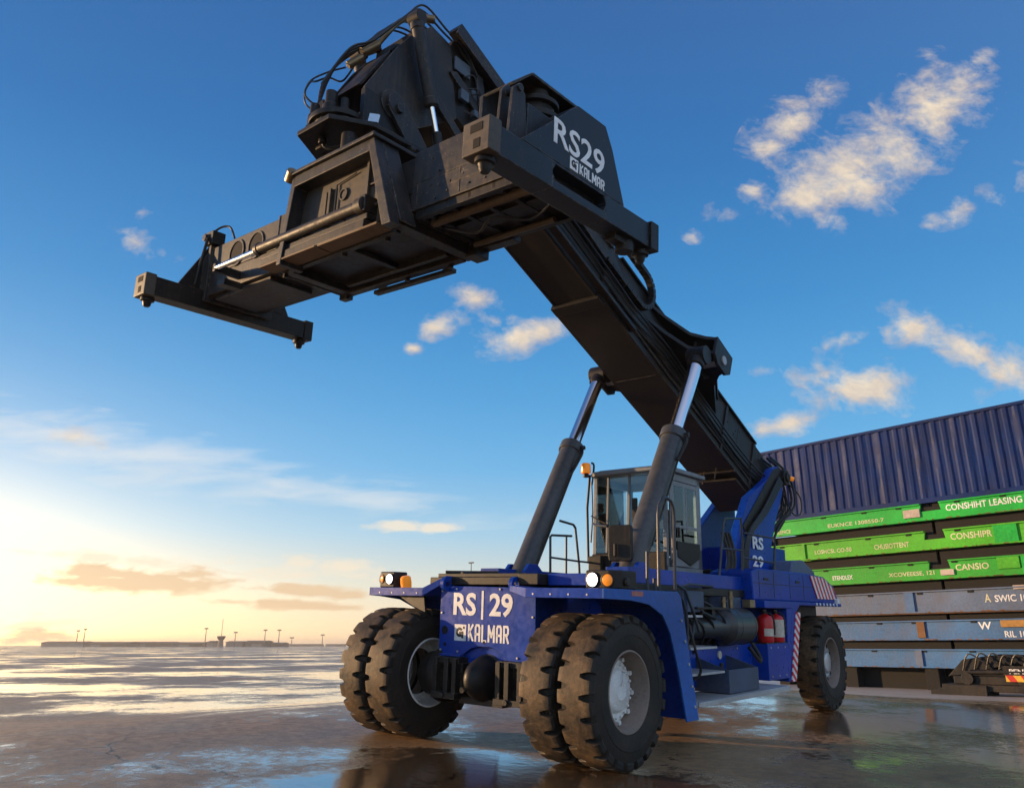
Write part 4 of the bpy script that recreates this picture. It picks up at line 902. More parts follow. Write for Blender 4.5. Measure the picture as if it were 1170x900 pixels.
def flat_rack(z0, z1, mat, label, texts, notches, plates, ztop):
    fr = empty('flat_rack'); fr.matrix_world = CM @ Matrix.Translation((0,0,z0)); tag(fr, label, 'flat rack', 'flat racks stacked under the container')
    h = z1-z0; mb = MB()
    top = [(XR,h)]
    for a, b in sorted(notches, reverse=True): top += [(b,h),(b+.05,h*.55),(a-.05,h*.55),(a,h)]
    top += [(XL,h)]
    mb.py([(XL,0),(XR,0)]+top, 0, .06); mb.box(XL,XR,-.09,.0,0,.045); mb.box(XL,XR,DEP-.06,DEP,0,h)
    mb.py([(XL,h-.045),(XL,h)]+[(notches[0][0]-.02,h),(notches[0][0]-.02,h-.045)] if notches else [(XL,h-.045),(XL,h),(XR,h),(XR,h-.045)], -.06, -.002)
    edges = sorted(notches)
    for (a0,b0),(a1,b1) in zip(edges, edges[1:]): mb.box(b0+.02,a1-.02,-.06,-.002,h-.045,h)
    if edges: mb.box(edges[-1][1]+.02,XR,-.06,-.002,h-.045,h)
    mb.build('side_beam', mat, fr, bevel=.006)
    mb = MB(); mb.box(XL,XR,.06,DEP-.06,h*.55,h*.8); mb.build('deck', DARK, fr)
    mb = MB()
    for x in (XL+.0,XR-.18):
        for y in (-.10,DEP-.08): mb.box(x,x+.18,y,y+.18,h,ztop-z0-.004)
    mb.build('corner_fitting', mat, fr, bevel=.01)
    mb = MB(); mb.box(XL+.03,(XL+XR)/2-.05,.14,DEP-.3,h*.8+.004,ztop-z0-.006); mb.box((XL+XR)/2+.05,XR-.2,.14,DEP-.3,h*.8+.004,ztop-z0-.006); mb.build('end_wall_infill', DARK, fr)  # near-black infill over the folded walls, so the gaps between racks stay dark
    rn = random.Random(int(z0*100))
    for k in range(8):
        x = XL+.7+k*1.5+rn.uniform(-.2,.2); MB().box(x,x+.16,-.022,-.001,h*.83,h*.92).build('stake_pocket', DARK, fr)
    mb = MB()
    for k in range(60):
        x = XL+.1+rn.random()*12.0; mb.box(x,x+.03+.10*rn.random(),-.094,-.0905,.006,.02+.02*rn.random())
    r_ = mb._build('rust_patch', RUSTY, fr); r_['kind'] = 'stuff'
    for x0, x1, zz0, zz1, m in plates: MB().box(x0,x1,-.05,-.002,zz0*h,zz1*h).build('beam_plate', m, fr, bevel=.005)
    for body, x, w, zz, hh, m in texts: lettering('lettering', body, (x,-.001,zz*h), (1,0,0), (0,0,1), w, hh, m, fr, .015, .004)
    return fr
GA, GB, GC = GREEN; BA, BB_, BC = RBLUE
SILVER = paint('bare_patch',(.45,.38,.33),(.2,.15,.1),.5,.5)
flat_rack(5.15,5.71,GA,'bright green flat rack right under the container, lettered CONSHIHT LEASING', [('CONSHIHT LEASING',3.05,2.17,.42,.20,WHITE),('EUKNCE 1308550-7',-.95,2.0,.22,.13,YELW),('EEENCE',-3.0,.6,.18,.13,YELW)], [(2.3,2.85),(5.55,6.3)], [(1.72,2.25,.25,.72,SILVER)], 5.715)
flat_rack(4.22,4.83,GB,'yellow green flat rack lettered CONSHIPR, second of the green racks from the top', [('CONSHIPR',3.05,1.2,.42,.20,YELW),('CHUSIOTTENT',.6,1.15,.26,.17,YELW),('LOSHCSL CO-50',-1.55,1.35,.30,.14,YELW)], [(2.3,2.85),(5.3,5.9)], [(4.3,4.95,.02,.96,GA),(-2.0,-1.9,.0,.97,GB)], 5.146)
flat_rack(3.30,3.88,GC,'dull green flat rack lettered CANSIO, lowest of the green racks', [('CANSIO',3.05,.95,.40,.19,YELW),('XCOVEEESE, 121',.95,1.45,.24,.15,YELW),('ETENDLEX',-1.0,.72,.30,.14,WHITE)], [(2.3,2.85),(5.3,5.9)], [(4.25,4.85,.35,.95,GB),(2.6,3.0,.2,.5,SILVER),(4.9,5.1,.0,.97,GA)], 4.216)
flat_rack(2.30,2.98,BA,'grey blue flat rack marked SWIC 100, topmost of the blue racks', [('SWIC 100',4.0,1.0,.38,.20,WHITE),('A',3.72,.17,.38,.24,YELW)], [(6.9,7.4)], [(1.35,1.65,.02,.97,BB_),(4.55,4.95,.88,1.05,SILVER),(XL+.2,8.4,-.04,.03,RUSTY)], 3.296)
flat_rack(1.48,2.08,BB_,'blue flat rack with an orange rusty plate on its beam, middle of the blue racks', [('W',3.42,.36,.50,.22,WHITE),('RIL 101 50',4.1,1.0,.12,.18,WHITE)], [(6.9,7.4)], [(1.62,1.86,.12,.97,RUSTY),(4.05,4.8,.60,.98,paint('orange_plate',(.42,.22,.06),(.15,.09,.04),.5,.6))], 2.296)
flat_rack(.66,1.22,BC,'mid blue flat rack at the very bottom of the stack', [], [(6.9,7.4)], [(1.45,1.66,.02,.97,BA)], 1.476)
for fr_, x0_ in ():
    pass
for k, zz in enumerate((2.60,1.80,1.02)):
    pass
tm = MB()
sk = empty('timber_bearer'); sk.matrix_world = CM; tag(sk, 'dark timber bearers lying on the ground under the stack of racks', 'bearer')
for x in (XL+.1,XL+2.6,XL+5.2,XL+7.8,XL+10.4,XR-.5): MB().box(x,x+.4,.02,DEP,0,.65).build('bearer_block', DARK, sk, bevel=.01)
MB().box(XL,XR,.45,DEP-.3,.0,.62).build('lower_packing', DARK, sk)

# ------------------------------------------------------------------ folded attachment lying in front of the stack
at = empty('crane_attachment'); at.matrix_world = CM @ Matrix.Translation((3.5,-1.6,0)); tag(at, 'black folded lifting attachment with a red and yellow striped bar, lying before the racks', 'attachment')
mb = MB(); mb.box(-.6,3.6,-.35,.35,.12,.30); mb.box(-.3,3.2,-.25,.25,.30,.52); mb.build('base_frame', BLACK, at, bevel=.02)
mb = MB(); mb.py([(-.45,.50),(.0,.95),(1.0,1.10),(3.4,1.05),(3.4,.86),(1.2,.84),(.1,.55)], -.22,-.05); mb.py([(-.3,.5),(.6,.85),(3.0,.82),(3.4,.70),(.7,.60)], .05,.25); mb.build('folded_arm', BLACK, at, bevel=.02)
mb = MB(); rnd = random.Random(5)
for k in range(7): mb.tube([(.0+.3*k,-.26,.60+.1*rnd.random()),(.2+.3*k,-.32,1.0+.12*rnd.random()),(.5+.3*k,-.30,.95),(.8+.3*k,-.26,.65)],.022,smooth=4)
mb.build('hose', HOSE, at)
MB().cyl((.2,-.30,.62),(2.2,-.30,.66),.07,n=16).cyl((.1,-.36,.45),(.1,-.2,.45),.16,n=18).cyl((1.5,-.36,.42),(1.5,-.2,.42),.14,n=18).build('ram', BLACK, at, bevel=.006)
MB().box(1.1,3.5,-.40,-.36,.40,.56).build('striped_bar', stripes('red_yellow_stripes',(.55,.03,.02),(.70,.42,.04),(1,0,.6),.36), at)
lettering('lettering','PENTA',(1.2,-.361,.60),(1,0,0),(0,0,1),.62,.12,WHITE,at,.02)
MB().box(1.05,3.4,-.36,-.345,.565,.80).build('name_plate', BLACK, at)
MB().py([(-.9,.0),(-.9,.12),(-.3,.28),(.6,.28),(.6,.0)],-.45,.4).build('foot', BLACK, at, bevel=.02)
MB().py([(2.9,.06),(3.4,.06),(3.4,.36),(3.0,.30)],-.44,-.37).build('white_tag', WHITE, at, bevel=.01)

# ------------------------------------------------------------------ ground
def sm(a, b, x):
    x = max(0, min(1, (x-a)/(b-a))); return x*x*(3-2*x)
nrm = Vector((MROT[0][2],MROT[1][2],MROT[2][2]))
def gz(x, y):
    zp = MZ - (nrm.x*x + nrm.y*y)/nrm.z
    dx = max(0, -3.0-x, x-3.0); dy = max(0, -2.0-y, y-9.5); d = math.hypot(dx, dy)
    return zp*(1-sm(0,7,d))
def axis_list(lo, hi, step):
    L = [lo+i*step for i in range(int(round((hi-lo)/step))+1)]
    ext_ = []; s = step; v = hi
    while v < 4200: s *= 1.5; v += s; ext_.append(v)
    extn = []; s = step; v = lo
    while v > -4200: s *= 1.5; v -= s; extn.append(v)
    return extn[::-1]+L+ext_
xs = axis_list(-14,14,.5); ys = axis_list(-12,20,.5)
bm_ = bmesh.new(); V = [[bm_.verts.new((x,y,gz(x,y))) for x in xs] for y in ys]
for j in range(len(ys)-1):
    for i in range(len(xs)-1): bm_.faces.new([V[j][i],V[j][i+1],V[j+1][i+1],V[j+1][i]])
me = bpy.data.meshes.new('ground'); bm_.to_mesh(me); bm_.free()
me.polygons.foreach_set('use_smooth',[True]*len(me.polygons))
gr = bpy.data.objects.new('ground', me); COL.objects.link(gr); gr['kind'] = 'structure'; gr['label'] = 'wet dark asphalt apron with shallow puddles'
m, t, b = nt('wet_asphalt'); v = coords(t)
big = noise(t, .10, 6, .55, v); mid = noise(t, .6, 7, .62, v); fine = noise(t, 7, 8, .7, v); grit = noise(t, 60, 4, .65, v)
w = math_(t,'ADD', math_(t,'ADD', math_(t,'MULTIPLY',big,.55), math_(t,'MULTIPLY',mid,.30)), math_(t,'MULTIPLY',fine,.16))
def pool(cx, cy, rx, ry, amt):
    mp = N(t,'ShaderNodeMapping', vector_type='TEXTURE'); mp.inputs['Location'].default_value = (cx,cy,0); mp.inputs['Scale'].default_value = (rx,ry,1e6); t.links.new(v, mp.inputs['Vector'])
    l = N(t,'ShaderNodeVectorMath',operation='LENGTH'); t.links.new(mp.outputs[0], l.inputs[0])
    return math_(t,'MULTIPLY', math_(t,'EXPONENT', math_(t,'MULTIPLY', math_(t,'MULTIPLY', l.outputs['Value'], l.outputs['Value']), -1.0)), amt)
w = math_(t,'ADD', w, math_(t,'ADD', pool(6.5,4,5.5,9,.075), math_(t,'ADD', pool(2.0,-2.2,2.8,2.6,.05), pool(-24,7,18,14,.022))))
w = math_(t,'SUBTRACT', w, math_(t,'ADD', pool(-2.5,-3.5,3.6,3.2,.045), .012))
wet = ramp(t, w, [(.485,0.),(.52,.5),(.55,1.)])
dry = math_(t,'SUBTRACT',1.0,wet)
colr = mixc(t, ramp(t, mid, [(.35,0.),(.65,1.)]), (.25,.14,.062), (.47,.28,.135))
colr = mixc(t, math_(t,'MULTIPLY',ramp(t,fine,[(.42,0.),(.62,1.)]),.6), colr, (.10,.058,.030))
spk = ramp(t, grit, [(.56,0.),(.64,1.)]); pit = ramp(t, grit, [(.34,1.),(.44,0.)]); colr = mixc(t, math_(t,'MULTIPLY',pit,.6), colr, (.05,.03,.018)); colr = mixc(t, math_(t,'MULTIPLY',spk,.6), colr, (.48,.34,.21))  # pale grit and dark pits: grain, plus low-sun speckle put into the colour
# hairline cracks and old slab joints
vo = N(t,'ShaderNodeTexVoronoi', feature='DISTANCE_TO_EDGE', Scale=.16); wv = N(t,'ShaderNodeVectorMath',operation='ADD'); t.links.new(v, wv.inputs[0])
wn = N(t,'ShaderNodeTexNoise',Scale=.9,Detail=5); t.links.new(v, wn.inputs['Vector']); ws = N(t,'ShaderNodeVectorMath',operation='SCALE'); ws.inputs['Scale'].default_value = 1.6; t.links.new(wn.outputs['Color'], ws.inputs[0]); t.links.new(ws.outputs[0], wv.inputs[1]); t.links.new(wv.outputs[0], vo.inputs['Vector'])
crack = math_(t,'MULTIPLY', math_(t,'LESS_THAN', vo.outputs['Distance'], .0035), ramp(t, big, [(.45,0.),(.55,1.)]))
colr = mixc(t, math_(t,'MULTIPLY',wet,.72), colr, (.022,.016,.012)); colr = mixc(t, math_(t,'MULTIPLY',crack,.8), colr, (.012,.010,.008))
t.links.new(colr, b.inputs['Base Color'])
t.links.new(math_(t,'MULTIPLY',wet,wet), b.inputs['Coat Weight']); b.inputs['Coat Roughness'].default_value = .055; b.inputs['Coat IOR'].default_value = 1.5
rg = math_(t,'ADD', math_(t,'MULTIPLY', dry, math_(t,'ADD', math_(t,'MULTIPLY',fine,.26), .20)), math_(t,'ADD', math_(t,'MULTIPLY', ramp(t, mid, [(.40,0.),(.60,1.)]), .09), .03))
t.links.new(rg, b.inputs['Roughness']); b.inputs['IOR'].default_value = 1.45
t.links.new(math_(t,'ADD',math_(t,'MULTIPLY',wet,.30),.27), b.inputs['Specular IOR Level'])
bp_ = N(t,'ShaderNodeBump',Distance=.02); hgt = math_(t,'ADD', fine, math_(t,'MULTIPLY',grit,.8)); hgt = math_(t,'SUBTRACT', hgt, crack); t.links.new(hgt, bp_.inputs['Height'])
t.links.new(math_(t,'ADD',math_(t,'MULTIPLY',dry,.8),.06), bp_.inputs['Strength']); t.links.new(bp_.outputs[0], b.inputs['Normal'])
rip = N(t,'ShaderNodeBump',Distance=.03,Strength=.10); rn_ = noise(t, 5.0, 3, .5, coords(t,(1,1.6,1))); t.links.new(math_(t,'ADD',rn_,math_(t,'MULTIPLY',grit,.12)), rip.inputs['Height']); t.links.new(rip.outputs[0], b.inputs['Coat Normal'])
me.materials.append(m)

sl_ = MB().box(-7,40,-4.6,30,-.2,.012).build('ground', paint('pale_damp_concrete',(.42,.37,.34),(.22,.18,.15),.38,.7,scale=.35,bump=.01)); sl_.matrix_world = CM; sl_['kind'] = 'structure'; sl_['label'] = 'pale damp concrete strip under the container stack'
# ------------------------------------------------------------------ far shore of the yard: sheds and masts on the horizon
FH = Vector((math.sin(-.689), math.cos(-.689), 0)); RH = Vector((math.cos(-.689), -math.sin(-.689), 0))
CAM = Vector((7.0527,-8.1388,1.3264))
def far(u, dist):                         # u: sideways / forward ratio as seen from the apron
    p = CAM + (FH+RH*u)*dist; return Vector((p.x,p.y,0))
FARM = paint('far_shed_grey',(.24,.20,.165),(.16,.13,.10),.8,.5,scale=.05,bump=0); FARL = paint('far_shed_pale',(.42,.36,.30),(.2,.16,.12),.8,.4,scale=.05,bump=0)
FARR = plain('far_roof',(.09,.085,.08),.8); FARG = plain('far_glass',(.05,.06,.08),.2)
def shed(u0, u1, h, dist, label, mat, nm='warehouse', extra=None):
    a, c = far(u0,dist), far(u1,dist); L = (c-a).length; d = (c-a).normalized(); n = Vector((-d.y,d.x,0))
    h *= .66
    o = empty(nm); o.matrix_world = Matrix(((d.x,n.x,0,a.x),(d.y,n.y,0,a.y),(0,0,1,0),(0,0,0,1)))
    tag(o, label, 'building', 'low buildings on the horizon')
    MB().box(0,L,0,24,0,h).build('wall', mat, o)
    MB().px([(-1,h),(12,h+1.3),(25,h)], -1, L+1).build('roof', FARR, o)
    for k in range(max(1,int(L/26))):
        x = 6+k*26
        if x+9 < L: MB().box(x,x+9,-.15,-.02,0,h*.62).build('door', FARG if k%2 else FARL, o)
    return o
def U(x): return (x-585)/948.0
D = 760
shed(U(47),U(95),5.6,D,'long pale shed at the far left end of the horizon, bright doors',FARL)
shed(U(96),U(146),5.0,D,'long grey shed on the horizon, second from the left',FARM)
shed(U(148),U(196),5.4,D+30,'grey shed with a raised ridge on the horizon, left of the control tower',FARM)
shed(U(197),U(231),4.6,D,'low shed just left of the control tower on the horizon',FARM)
shed(U(236),U(243),6.2,D-20,'small pale block beside the control tower foot',FARL,'office_block')
shed(U(258),U(277),6.0,D,'pale office block just right of the control tower on the horizon',FARL,'office_block')
shed(U(280),U(303),6.6,D-10,'wide office block with a flat front, right of the control tower',FARM,'office_block')
shed(U(306),U(322),4.2,D+10,'low grey shed at the right end of the row on the horizon',FARM)
shed(U(324),U(366),3.4,D+500,'faint low shed far out on the horizon near the left tyres',FARM)
shed(U(372),U(392),3.4,D+500,'faint low shed on the horizon partly behind the left tyres',FARM)
# control tower
p = far(U(252),D-30); o = empty('control_tower'); o.location = p; tag(o,'control tower with a flared glazed top on the horizon','tower')
MB().cyl((0,0,0),(0,0,6),2.6,2.0,n=12).build('shaft',FARM,o); MB().cyl((0,0,6),(0,0,8.4),2.4,3.8,n=12).build('glazed_room',FARG,o); MB().cyl((0,0,8.4),(0,0,9.2),4.1,3.4,n=12).cyl((0,0,9.2),(0,0,24),.22,n=6).build('roof',FARR,o)
def mast(x, h, dist, label, lamp=True):
    o = empty('floodlight_mast'); o.location = far(U(x),dist); tag(o,label,'light mast','floodlight masts on the horizon')
    k = dist/760
    MB().cyl((0,0,0),(0,0,h),.5*k+.02,.25*k+.02,n=8).build('pole',FARM,o)
    if lamp: MB().box(-2.4*k-.1,2.4*k+.1,-.4*k,.4*k,h-.3*k,h+.9*k).build('lamp_frame',FARR,o)
mast(234,15.5,D-15,'thin floodlight mast just left of the control tower')
mast(268,12,D-25,'short floodlight mast right of the control tower')
mast(302,14,D-25,'floodlight mast above the wide office block')
mast(318,14.5,D+5,'floodlight mast at the right end of the horizon sheds')
mast(87,14.5,D+40,'faint floodlight mast above the far left sheds'); mast(95,16,D+40,'taller faint floodlight mast above the far left sheds')
mast(333,11,D+400,'tiny distant mast right of the sheds'); mast(368,16,D+500,'distant mast close to the left tyres')
mast(537,13.4,124,'tall floodlight mast rising behind the front deck of the machine')

# ------------------------------------------------------------------ warm evening haze
hz = MB().box(-4600,4600,-4600,4600,-1.3,29).build('haze', None); hz['kind'] = 'stuff'
hm = bpy.data.materials.new('haze_air'); hm.use_nodes = True; t = hm.node_tree; t.nodes.clear()
ho = N(t,'ShaderNodeOutputMaterial'); hv = N(t,'ShaderNodeVolumePrincipled', Density=.0003, Anisotropy=.30); hv.inputs['Color'].default_value = (.95,.88,.78,1); t.links.new(hv.outputs[0], ho.inputs['Volume'])
hz.data.materials.clear(); hz.data.materials.append(hm)
# ------------------------------------------------------------------ light, sky, camera
SUN_AZ, SUN_EL = -.689-R(76), R(9)
sd = Vector((math.sin(SUN_AZ)*math.cos(SUN_EL), math.cos(SUN_AZ)*math.cos(SUN_EL), math.sin(SUN_EL)))
sl = bpy.data.lights.new('sun','SUN'); sl.energy = 5.0; sl.angle = R(.6); sl.color = (1,.64,.33)
so = bpy.data.objects.new('sun', sl); COL.objects.link(so); so.rotation_euler = sd.to_track_quat('Z','Y').to_euler()

W = bpy.data.worlds.new('World'); S.world = W; W.use_nodes = True; t = W.node_tree
for n in list(t.nodes): t.nodes.remove(n)
out = N(t,'ShaderNodeOutputWorld'); bg = N(t,'ShaderNodeBackground'); t.links.new(bg.outputs[0], out.inputs[0])
tc = N(t,'ShaderNodeTexCoord'); D_ = tc.outputs['Generated']
sky = N(t,'ShaderNodeTexSky', sky_type='NISHITA'); sky.sun_disc = False; sky.sun_elevation = SUN_EL; sky.sun_rotation = SUN_AZ
sky.air_density = 1.0; sky.dust_density = .6; sky.ozone_density = 3.0; sky.altitude = 0
def dot(vec):
    n = N(t,'ShaderNodeVectorMath',operation='DOT_PRODUCT'); t.links.new(D_, n.inputs[0]); n.inputs[1].default_value = vec; return n.outputs['Value']
# cloud patches: u, v, half width, half height, tilt, weight
CUM = [(0.6296, 0.7689, 0.0862, 0.048, 0.52, 1.1), (0.5546, 0.7031, 0.0725, 0.0565, 0.38, 1.1), (0.4835, 0.6512, 0.0822, 0.0565, 0.233, 1.1), (0.4222, 0.615, 0.0519, 0.0309, 0.194, 1.02), (0.4168, 0.7411, 0.0744, 0.0329, 0.697, 0.97), (0.3805, 0.7031, 0.0383, 0.023, 0.387, 0.82), (0.3542, 0.6294, 0.0347, 0.0166, 0.381, 0.62), (0.2999, 0.5836, 0.0255, 0.0167, 0.194, 0.72), (0.2566, 0.5542, 0.0124, 0.0111, -0.0, 0.62), (0.456, 0.5822, 0.0375, 0.0198, 0.0, 0.82), (0.7053, 0.8482, 0.0409, 0.0128, 0.635, 0.62), (0.6409, 0.8645, 0.0205, 0.0124, 0.392, 0.47), (0.6293, 0.5879, 0.0351, 0.0161, 0.367, 0.67), (0.6939, 0.6193, 0.0177, 0.0175, 0.0, 0.62), (0.7365, 0.6439, 0.0202, 0.021, 0.531, 0.62), (0.4448, 0.3199, 0.0494, 0.0313, 0.091, 1.1), (0.4888, 0.3272, 0.039, 0.0298, -0.093, 1.02), (0.4149, 0.342, 0.0364, 0.0215, 0.267, 0.87), (0.5449, 0.4126, 0.0417, 0.0264, -0.193, 1.02), (0.6088, 0.382, 0.0384, 0.0263, -0.293, 0.97), (0.6651, 0.3544, 0.0392, 0.0306, -0.094, 1.02), (0.4449, 0.3947, 0.0376, 0.0098, 0.356, 0.62), (0.3673, 0.2789, 0.0403, 0.0139, 0.264, 0.92), (0.3283, 0.2671, 0.0256, 0.0094, 0.142, 0.72), (0.3362, 0.3494, 0.0164, 0.0075, 0.0, 0.52), (0.6267, 0.3175, 0.0232, 0.0123, 0.0, 0.52), (0.679, 0.3297, 0.0163, 0.0174, -0.0, 0.72), (-0.0482, 0.4529, 0.0292, 0.0169, -0.283, 1.05), (-0.0955, 0.4177, 0.0288, 0.0167, 0.378, 1.05), (0.0, 0.3985, 0.0526, 0.0227, 0.224, 1.05), (0.0441, 0.4074, 0.0313, 0.0177, 0.28, 1.05), (-0.1336, 0.382, 0.0118, 0.0076, 0.0, 1.05), (-0.0299, 0.4242, 0.0269, 0.0101, -0.556, 1.05), (-0.5354, 0.5445, 0.0347, 0.0155, -0.451, 0.67), (-0.4833, 0.5239, 0.0182, 0.0078, -0.367, 0.47), (-0.5319, 0.5893, 0.0125, 0.01, 0.0, 0.47), (-0.5623, 0.2576, 0.0396, 0.0105, -0.141, 0.77), (-0.5282, 0.2436, 0.0163, 0.0057, -0.174, 0.52)]
LOWC = [(-0.4532, 0.0741, 0.08932, 0.010924999999999999, -0.034, 1.25), (-0.5034, 0.0846, 0.07216000000000002, 0.00851, -0.068, 1.0), (-0.4005, 0.0836, 0.0473, 0.007359999999999999, 0.052, 0.75), (-0.2475, 0.0646, 0.049830000000000006, 0.007245, -0.034, 1.125), (-0.2729, 0.0479, 0.07084, 0.005979999999999999, -0.05, 0.938), (-0.204, 0.0583, 0.03311, 0.005979999999999999, 0.0, 0.875), (-0.3176, 0.0667, 0.02365, 0.004829999999999999, -0.0, 0.625), (-0.5763, 0.0091, 0.05346, 0.00828, 0.0, 0.875), (-0.3053, 0.05, 0.08272000000000002, 0.0035649999999999996, -0.034, 0.625)]
BRIGHTC = [(-0.4733, 0.1006, 0.10857, 0.009775, -0.068, 0.81), (-0.2116, 0.0921, 0.07183, 0.01219, -0.085, 0.945), (-0.1433, 0.1429, 0.03157, 0.0075899999999999995, -0.035, 1.08), (-0.0958, 0.1407, 0.0242, 0.006324999999999999, 0.035, 1.013), (-0.2653, 0.0846, 0.07150000000000001, 0.009775, 0.0, 0.675), (-0.5893, 0.0223, 0.057530000000000005, 0.009659999999999998, 0.085, 0.81), (-0.3645, 0.1006, 0.07183, 0.007359999999999999, 0.0, 0.54)]
CIRRUS = [(-0.5163, 0.2401, 0.2992, 0.0294, -0.208, 0.8), (-0.2514, 0.1885, 0.2238, 0.0223, -0.14, 0.7), (-0.603, 0.2813, 0.1879, 0.0187, -0.176, 0.5), (-0.1162, 0.155, 0.1327, 0.0132, -0.07, 0.5)]
def vmath(op, a, b=None, out='Vector'):
    n = N(t,'ShaderNodeVectorMath',operation=op)
    for i, v in enumerate((a,b)):
        if v is None: continue
        if isinstance(v,(tuple,list,Vector)): n.inputs[i].default_value = tuple(v)
        else: t.links.new(v, n.inputs[i])
    return n.outputs[out]
def addc(a, b): return vmath('ADD', a, b)
def scalec(col, fac):
    n = N(t,'ShaderNodeVectorMath',operation='SCALE')
    if isinstance(col,(tuple,list)): n.inputs[0].default_value = col
    else: t.links.new(col, n.inputs[0])
    if isinstance(fac,(int,float)): n.inputs['Scale'].default_value = fac
    else: t.links.new(fac, n.inputs['Scale'])
    return n.outputs[0]
def mexp(x, k): return math_(t,'EXPONENT', math_(t,'MULTIPLY', x, -k))
sep = N(t,'ShaderNodeSeparateXYZ'); t.links.new(D_, sep.inputs[0]); z = sep.outputs[2]
zc = math_(t,'MAXIMUM', z, 0.0)
grad = ramp(t, zc, [(0,(.76,.60,.40)),(.06,(.60,.64,.58)),(.13,(.30,.56,.76)),(.21,(.125,.43,.76)),(.30,(.065,.335,.68)),(.40,(.026,.245,.58)),(.55,(.007,.15,.44)),(.72,(.003,.095,.33)),(1,(.003,.07,.25))])
base = addc(scalec(grad, .97), scalec(sky.outputs[0], .02))
G_AZ = -.689-R(40)
def gdir(az, el): return Vector((math.sin(az)*math.cos(el), math.cos(az)*math.cos(el), math.sin(el)))
a1 = math_(t,'SUBTRACT', 1.0, dot(gdir(G_AZ,R(3)))); a2 = math_(t,'SUBTRACT', 1.0, dot(gdir(G_AZ-R(8),R(0))))
g1 = math_(t,'MULTIPLY', mexp(a1, 12.0), mexp(zc, 7.0)); g2 = math_(t,'MULTIPLY', mexp(a1, 45.0), mexp(zc, 11.0)); back_fill = mexp(math_(t,'SUBTRACT', 1.0, dot(gdir(-.689+math.pi-R(25), R(22)))), 2.2); low = mexp(zc, 13.0); g3 = math_(t,'MULTIPLY', mexp(a2, 5.0), low)
base = addc(base, scalec((.62,.48,.26), g1)); base = addc(base, scalec((2.9,1.75,.50), g2)); base = addc(base, scalec((1.15,.60,.10), g3)); base = addc(base, scalec((.52,.50,.48), back_fill))  # last term: unseen glow added behind the camera to fill the front faces
# clouds: fixed directions on the sky, measured as sideways / up over forward ratios
fw = math_(t,'MAXIMUM', dot(FH), .05); uu = math_(t,'DIVIDE', dot(RH), fw); vv = math_(t,'DIVIDE', z, fw)
cmb = N(t,'ShaderNodeCombineXYZ'); t.links.new(uu, cmb.inputs[0]); t.links.new(vv, cmb.inputs[1]); UV = cmb.outputs[0]
ahead = math_(t,'GREATER_THAN', dot(FH), .1)
def blobs(lst):
    acc = None
    for u0, v0, a_, b_, r_, w_ in lst:
        mp = N(t,'ShaderNodeMapping', vector_type='TEXTURE'); mp.inputs['Location'].default_value = (u0,v0,0); mp.inputs['Rotation'].default_value = (0,0,r_); mp.inputs['Scale'].default_value = (a_,b_,1)
        t.links.new(UV, mp.inputs['Vector'])
        l = vmath('LENGTH', mp.outputs[0], None, 'Value')
        f = math_(t,'MULTIPLY', math_(t,'SUBTRACT', 1.0, math_(t,'MULTIPLY', l, .62)), w_)
        acc = f if acc is None else math_(t,'SMOOTH_MAX', acc, f, .12)
    return acc
def fbm(scale, off=(0,0,0), detail=9, rough=.62, st=(1,1.35,1), dist=.0):
    mp = N(t,'ShaderNodeMapping'); mp.inputs['Scale'].default_value = st; mp.inputs['Location'].default_value = off; t.links.new(UV, mp.inputs['Vector'])
    n = N(t,'ShaderNodeTexNoise',Scale=scale,Detail=detail,Roughness=rough,Distortion=dist); t.links.new(mp.outputs[0], n.inputs['Vector']); return n.outputs['Fac']
n1 = fbm(15.0, dist=.45); n2 = fbm(15.0, (.012,-.016,0), dist=.45); n3 = fbm(42.0,(3,1,0),7,.65,dist=.3)
b1 = blobs(CUM)
dens = math_(t,'ADD', math_(t,'ADD', math_(t,'MULTIPLY', b1, .88), math_(t,'MULTIPLY', math_(t,'SUBTRACT', n1, .5), 2.3)), math_(t,'MULTIPLY', math_(t,'SUBTRACT', n3, .5), .95))
alpha = ramp(t, dens, [(.16,0.),(.40,.20),(.72,.62),(1.12,.96)])
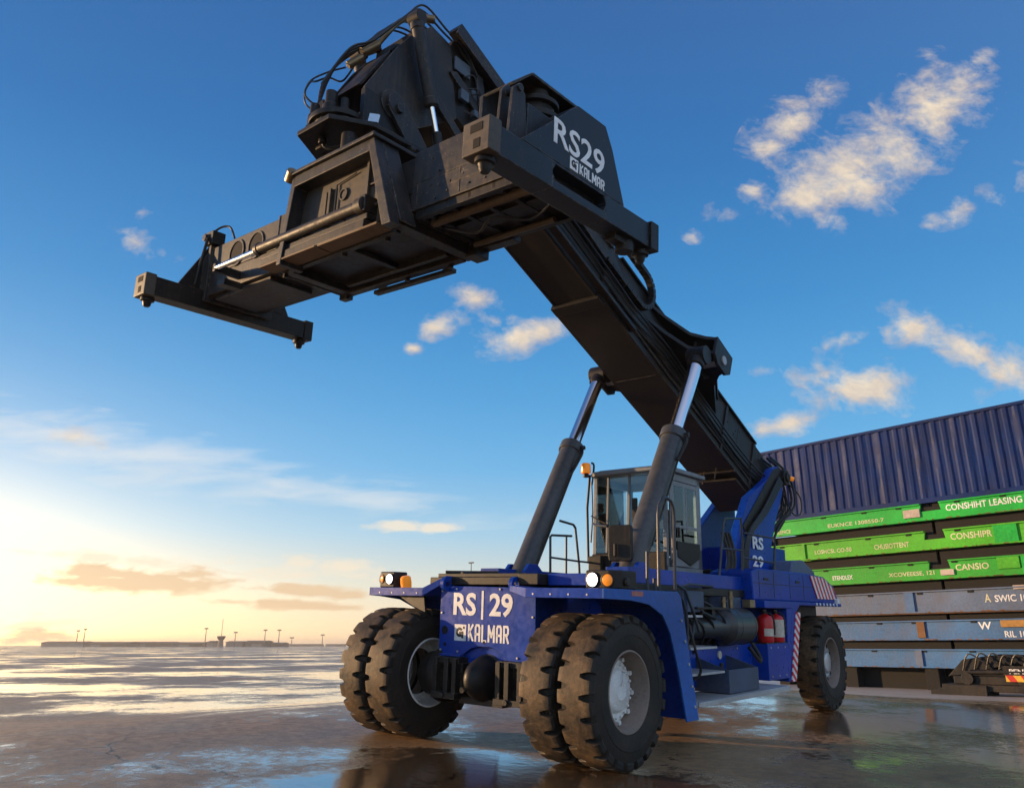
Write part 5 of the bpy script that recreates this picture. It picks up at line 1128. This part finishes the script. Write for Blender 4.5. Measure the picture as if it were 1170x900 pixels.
alpha = math_(t,'MULTIPLY', math_(t,'MULTIPLY', alpha, math_(t,'GREATER_THAN', b1, .02)), ahead)
relief = math_(t,'ADD', math_(t,'MULTIPLY', math_(t,'SUBTRACT', n2, n1), 3.2), .5, clamp=True)
ccol = mixc(t, relief, (.50,.44,.45), (.98,.82,.60))
thick = ramp(t, dens, [(.4,0.),(1.1,1.)])
ccol = mixc(t, math_(t,'MULTIPLY', thick, .55), ccol, (.90,.76,.58))
col = mixc(t, alpha, base, ccol)
def layer(col, lst, thr, cc, n, gain=1.5):
    bb = blobs(lst); dd = math_(t,'ADD', math_(t,'MULTIPLY', bb, .8), math_(t,'MULTIPLY', math_(t,'SUBTRACT', n, .5), gain))
    al = math_(t,'MULTIPLY', ramp(t, dd, thr), math_(t,'MULTIPLY', ahead, math_(t,'GREATER_THAN', bb, .02)))
    return mixc(t, al, col, cc)
ns = fbm(7.0,(1,2,0),8,.6,(1,5,1),.3); nf = fbm(20.0,(5,2,0),8,.6,(1,3,1),.2)
col = layer(col, CIRRUS, [(.12,0.),(.75,.55)], (.90,.89,.86), ns, 1.9)
col = layer(col, BRIGHTC, [(.20,0.),(.6,.75)], (1.0,.86,.66), nf, 1.7)
col = layer(col, LOWC, [(.16,0.),(.48,.82)], (.86,.60,.36), nf, 1.6)
t.links.new(col, bg.inputs['Color']); bg.inputs['Strength'].default_value = .76

cam = bpy.data.cameras.new('camera'); co = bpy.data.objects.new('camera', cam); COL.objects.link(co); S.camera = co
cam.sensor_fit = 'HORIZONTAL'; cam.sensor_width = 36; cam.lens = 36*904/1170; cam.clip_start = .1; cam.clip_end = 9000
co.location = CAM; co.rotation_euler = Euler((math.pi/2+.30741, 0, .689), 'XYZ')
S.render.resolution_x, S.render.resolution_y = 1024, 787
S.view_settings.view_transform = 'Standard'; S.view_settings.look = 'None'; S.view_settings.gamma = 1; S.view_settings.use_curve_mapping = False
S.view_settings.exposure = .4
S.render.engine = 'CYCLES'; S.cycles.use_denoising = True; S.cycles.max_bounces = 8; S.cycles.transparent_max_bounces = 16
S.cycles.sample_clamp_indirect = 6
